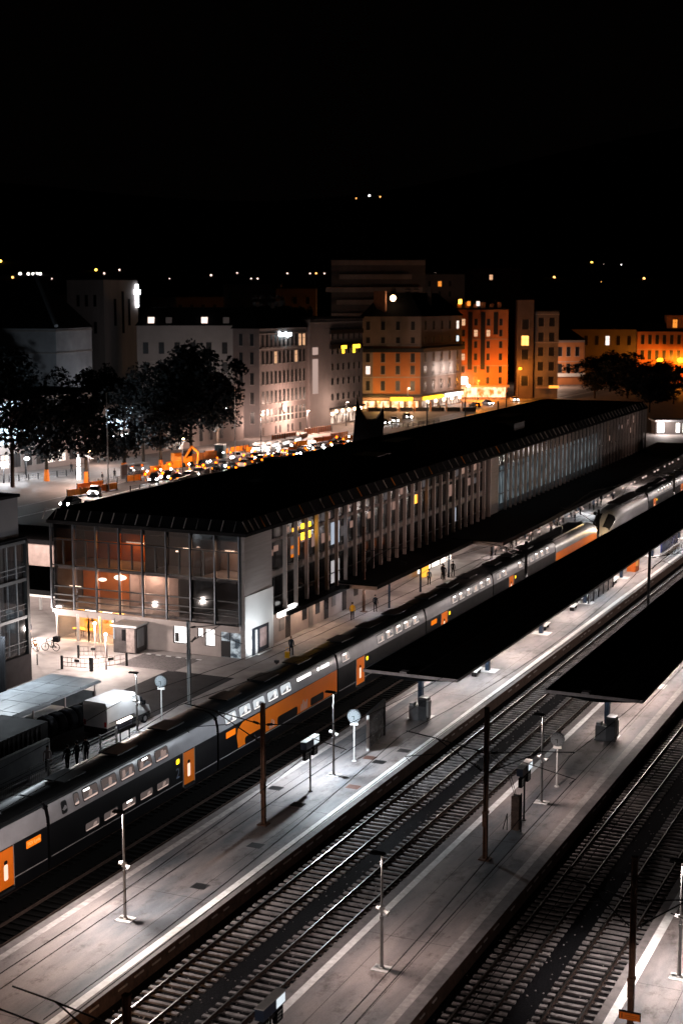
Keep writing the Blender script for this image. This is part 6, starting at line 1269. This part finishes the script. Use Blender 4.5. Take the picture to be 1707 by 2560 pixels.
for px, py, k, sc, rz, lab, wrap in [(30, 1118, 0, 1.08, 20, 'leftmost tall tree with white lights sparkling through its leaves', 0), (108, 1105, 1, 1.0, 80, 'tree with an orange wrapped trunk beside the dim fence', 1), (200, 1112, 1, 1.06, 150, 'bluish tree behind the glowing light column', 1), (285, 1092, 2, 1.12, 10, 'small middle tree with white lights shining through', 1), (330, 1062, 0, .90, 200, 'dark tree behind the small middle tree', 0), (370, 1080, 1, .95, 260, 'tree with an orange wrapped trunk at the roadworks', 1), (440, 1052, 3, 1.02, 300, 'biggest dark tree left of the grey stone front', 0), (500, 1030, 1, 1.0, 40, 'tree touching the left corner of the grey stone front', 0),
                          (150, 1040, 0, .82, 120, 'dark tree filling the gap below the church tower', 0), (250, 1030, 3, .78, 220, 'dark tree in front of the church tower foot', 0), (1490, 950, 3, (.8, .8, .5), 33, 'dark tree just behind the far end of the station roof', 0), (1545, 930, 0, (.9, .9, .5), 77, 'dark tree at the right edge above the lit kiosk', 0), (1440, 915, 3, (1.0, 1.0, .55), 140, 'black tree between the long dim house and the station roof', 0), (10, 1010, 3, .9, 65, 'black tree in front of the church hall', 0), (1400, 900, 3, (1.15, 1.15, .62), 10, 'dark round tree before the long dim house at the right', 0), (1455, 905, 0, (1.0, 1.0, .55), 90, 'dark tree under the yellow lamp at the right', 0), (1525, 900, 3, (.8, .8, .48), 160, 'dark tree at the right edge beneath the far orange house', 0), (1365, 915, 1, (.9, .9, .6), 200, 'low dark tree right of the balcony house', 0)]:
    x, y = G(px * 1.0884, py * 1.0884, .3); t = thing('tree', lab, 'tree', (x, y, .3), R(rz), 'street trees'); t.scale = sc if isinstance(sc, tuple) else (sc,) * 3
    put('trunk', TM[k][0], t); put('crown', TM[k][1], t)
    if wrap: b = MB(); b.cyl((0, 0, .02), (.02, 0, 2.0), .52, .40, 10); b.build('trunk_wrap', mat('wrap_orange', (.8, .20, .01), .7), t)
x, y = G(1545 * 1.0884, 1000 * 1.0884, .3)
t = thing('lit_kiosk', 'small kiosk with white lit panels beyond the far end of the station', 'kiosk', (x, y, .3), YAW)
b = MB(); b.box(-4, 7, 0, 5, 0, 3.2); b.build('wall', WALLD, t); b = MB(); b.box(-4.6, 7.6, -1.5, 5.5, 3.202, 3.6); b.build('roof', M_grey, t)
for xa, xb, m in ((-3.6, -2.2, E_white), (.6, 1.4, emit('kiosk_white', (1, .95, .9), 4)), (2.2, 4.4, emit('kiosk_white', (1, .95, .9), 4)), (4.8, 5.6, emit('kiosk_amber', (1, .55, .12), 3))): b = MB(); b.box(xa, xb, -.1, -.003, .7, 2.8); b.build('lit_panel', m, t)
light('POINT', (x - 1, y - 4, 3.5), 1500, (1, .85, .78), .3)
# ------------------------------------------------------------------ hills and their lights
def hz(x, y):
    D = math.hypot(x, y); a = math.atan2(-x, y)
    h = 150 * max(0, min(1, (D - 900) / 2600)) ** 1.3 * (.75 + .25 * math.sin(a * 9 + D * .0011))
    h += max(0, min(1, (D - 3400) / 2400)) * (330 + 150 * math.sin(a * 3.1 + 1.2) + 70 * math.sin(a * 11))
    return h - 3
g = MB(); NA, ND = 60, 44; vs = []
for j in range(ND):
    D = 800 * (7600 / 800) ** (j / (ND - 1))
    for i in range(NA): a = R(-6) + R(64) * i / (NA - 1); x = -D * math.sin(a); y = D * math.cos(a); vs.append((x, y, hz(x, y)))
g.add(vs, [(j * NA + i, j * NA + i + 1, (j + 1) * NA + i + 1, (j + 1) * NA + i) for j in range(ND - 1) for i in range(NA - 1)], 0, True); struct('hills', g, mat('hill_forest', (.012, .013, .012), .95, 0, .4, .01))
def onhill(px, py):
    r = Vector(ray(px, py)).normalized(); s_ = 300
    while s_ < 9000:
        p = Vector((0, 0, CAMH)) + r * s_
        if s_ > 820 and p.z < hz(p.x, p.y) + 1.5: return p, s_
        if p.z < 2: return p, s_
        s_ += 10
    return p, s_
HL = {'w': emit('far_white', (1, .95, .9), 7), 'o': emit('far_orange', (1, .45, .12), 6), 'p': emit('far_pink', (1, .70, .58), 3.5), 'y': emit('far_yellow', (1, .6, .08), 8)}
for px, py, c, r in [(2, 600, 'y', 1.6), (47, 629, 'w', 1.6), (66, 629, 'w', 1.5), (77, 629, 'w', 1.5), (85, 629, 'w', 1.5), (93, 629, 'w', 1.6), (30, 637, 'o', 1.2), (221, 620, 'y', 1.5), (240, 628, 'p', 1.0), (275, 620, 'p', 1.0), (485, 632, 'p', 1.1), (577, 640, 'p', .8), (592, 640, 'p', 1.0), (660, 628, 'p', .9), (712, 628, 'p', .8), (726, 628, 'o', .9), (745, 628, 'p', .8), (848, 450, 'w', 1.3), (818, 456, 'o', .6), (873, 452, 'o', .7), (545, 627, 'p', .8), (1000, 628, 'p', .6), (990, 652, 'o', 1.3), (1122, 672, 'o', 1.3), (1146, 660, 'p', 1.2), (1146, 678, 'p', 1.0), (1272, 637, 'o', 1.4),
                     (1327, 614, 'o', .9), (1358, 603, 'y', 1.2), (1385, 608, 'p', .8), (1397, 608, 'w', .8), (1408, 609, 'p', .7), (1426, 609, 'w', .8), (1380, 650, 'o', 1.4), (1383, 655, 'p', 1.1), (1356, 657, 'p', .8), (1463, 634, 'p', .7), (1478, 640, 'o', 1.4), (1518, 628, 'p', .7), (1386, 775, 'p', 1.2), (1065, 632, 'p', .8), (120, 640, 'p', .7), (390, 640, 'p', .6)]:
    p, s_ = onhill(px * 1.0884, py * 1.0884); b = MB(); b.ball((0, 0, 0), r * s_ / 1800, 8)
    tag(b.build('hill_light', HL[c], None, loc=p), {'w': 'tiny white light on the black hillside', 'o': 'tiny orange light on the black hillside', 'p': 'tiny pale pink light on the black hillside', 'y': 'small yellow light on the black hillside'}[c], 'light', {'w': 'white lights', 'o': 'orange lights', 'p': 'pale lights', 'y': 'yellow lights'}[c] + ' on the dark hills')
# ------------------------------------------------------------------ sky, camera, render settings
w = bpy.data.worlds.new('World'); S.world = w; w.use_nodes = True; bg = w.node_tree.nodes['Background']
bg.inputs[0].default_value = (.55, .40, .36, 1); bg.inputs[1].default_value = .0008
cam = bpy.data.cameras.new('camera'); co = bpy.data.objects.new('camera', cam); COL.objects.link(co); S.camera = co
co.location = (0, 0, CAMH); co.rotation_euler = (R(90) - TH, 0, YAW)
cam.sensor_fit = 'VERTICAL'; cam.sensor_height = 36; cam.lens = FPX / 2560 * 36; cam.clip_end = 15000; cam.clip_start = .5
cam.dof.use_dof = True; cam.dof.focus_distance = 88; cam.dof.aperture_fstop = .62
S.view_settings.view_transform = 'Standard'; S.view_settings.look = 'None'; S.view_settings.exposure = 0; S.view_settings.gamma = 1
S.cycles.use_denoising = True; S.cycles.sample_clamp_indirect = 3; S.cycles.max_bounces = 5; S.cycles.transparent_max_bounces = 10; S.cycles.use_light_tree = True; S.cycles.caustics_reflective = False; S.cycles.caustics_refractive = False
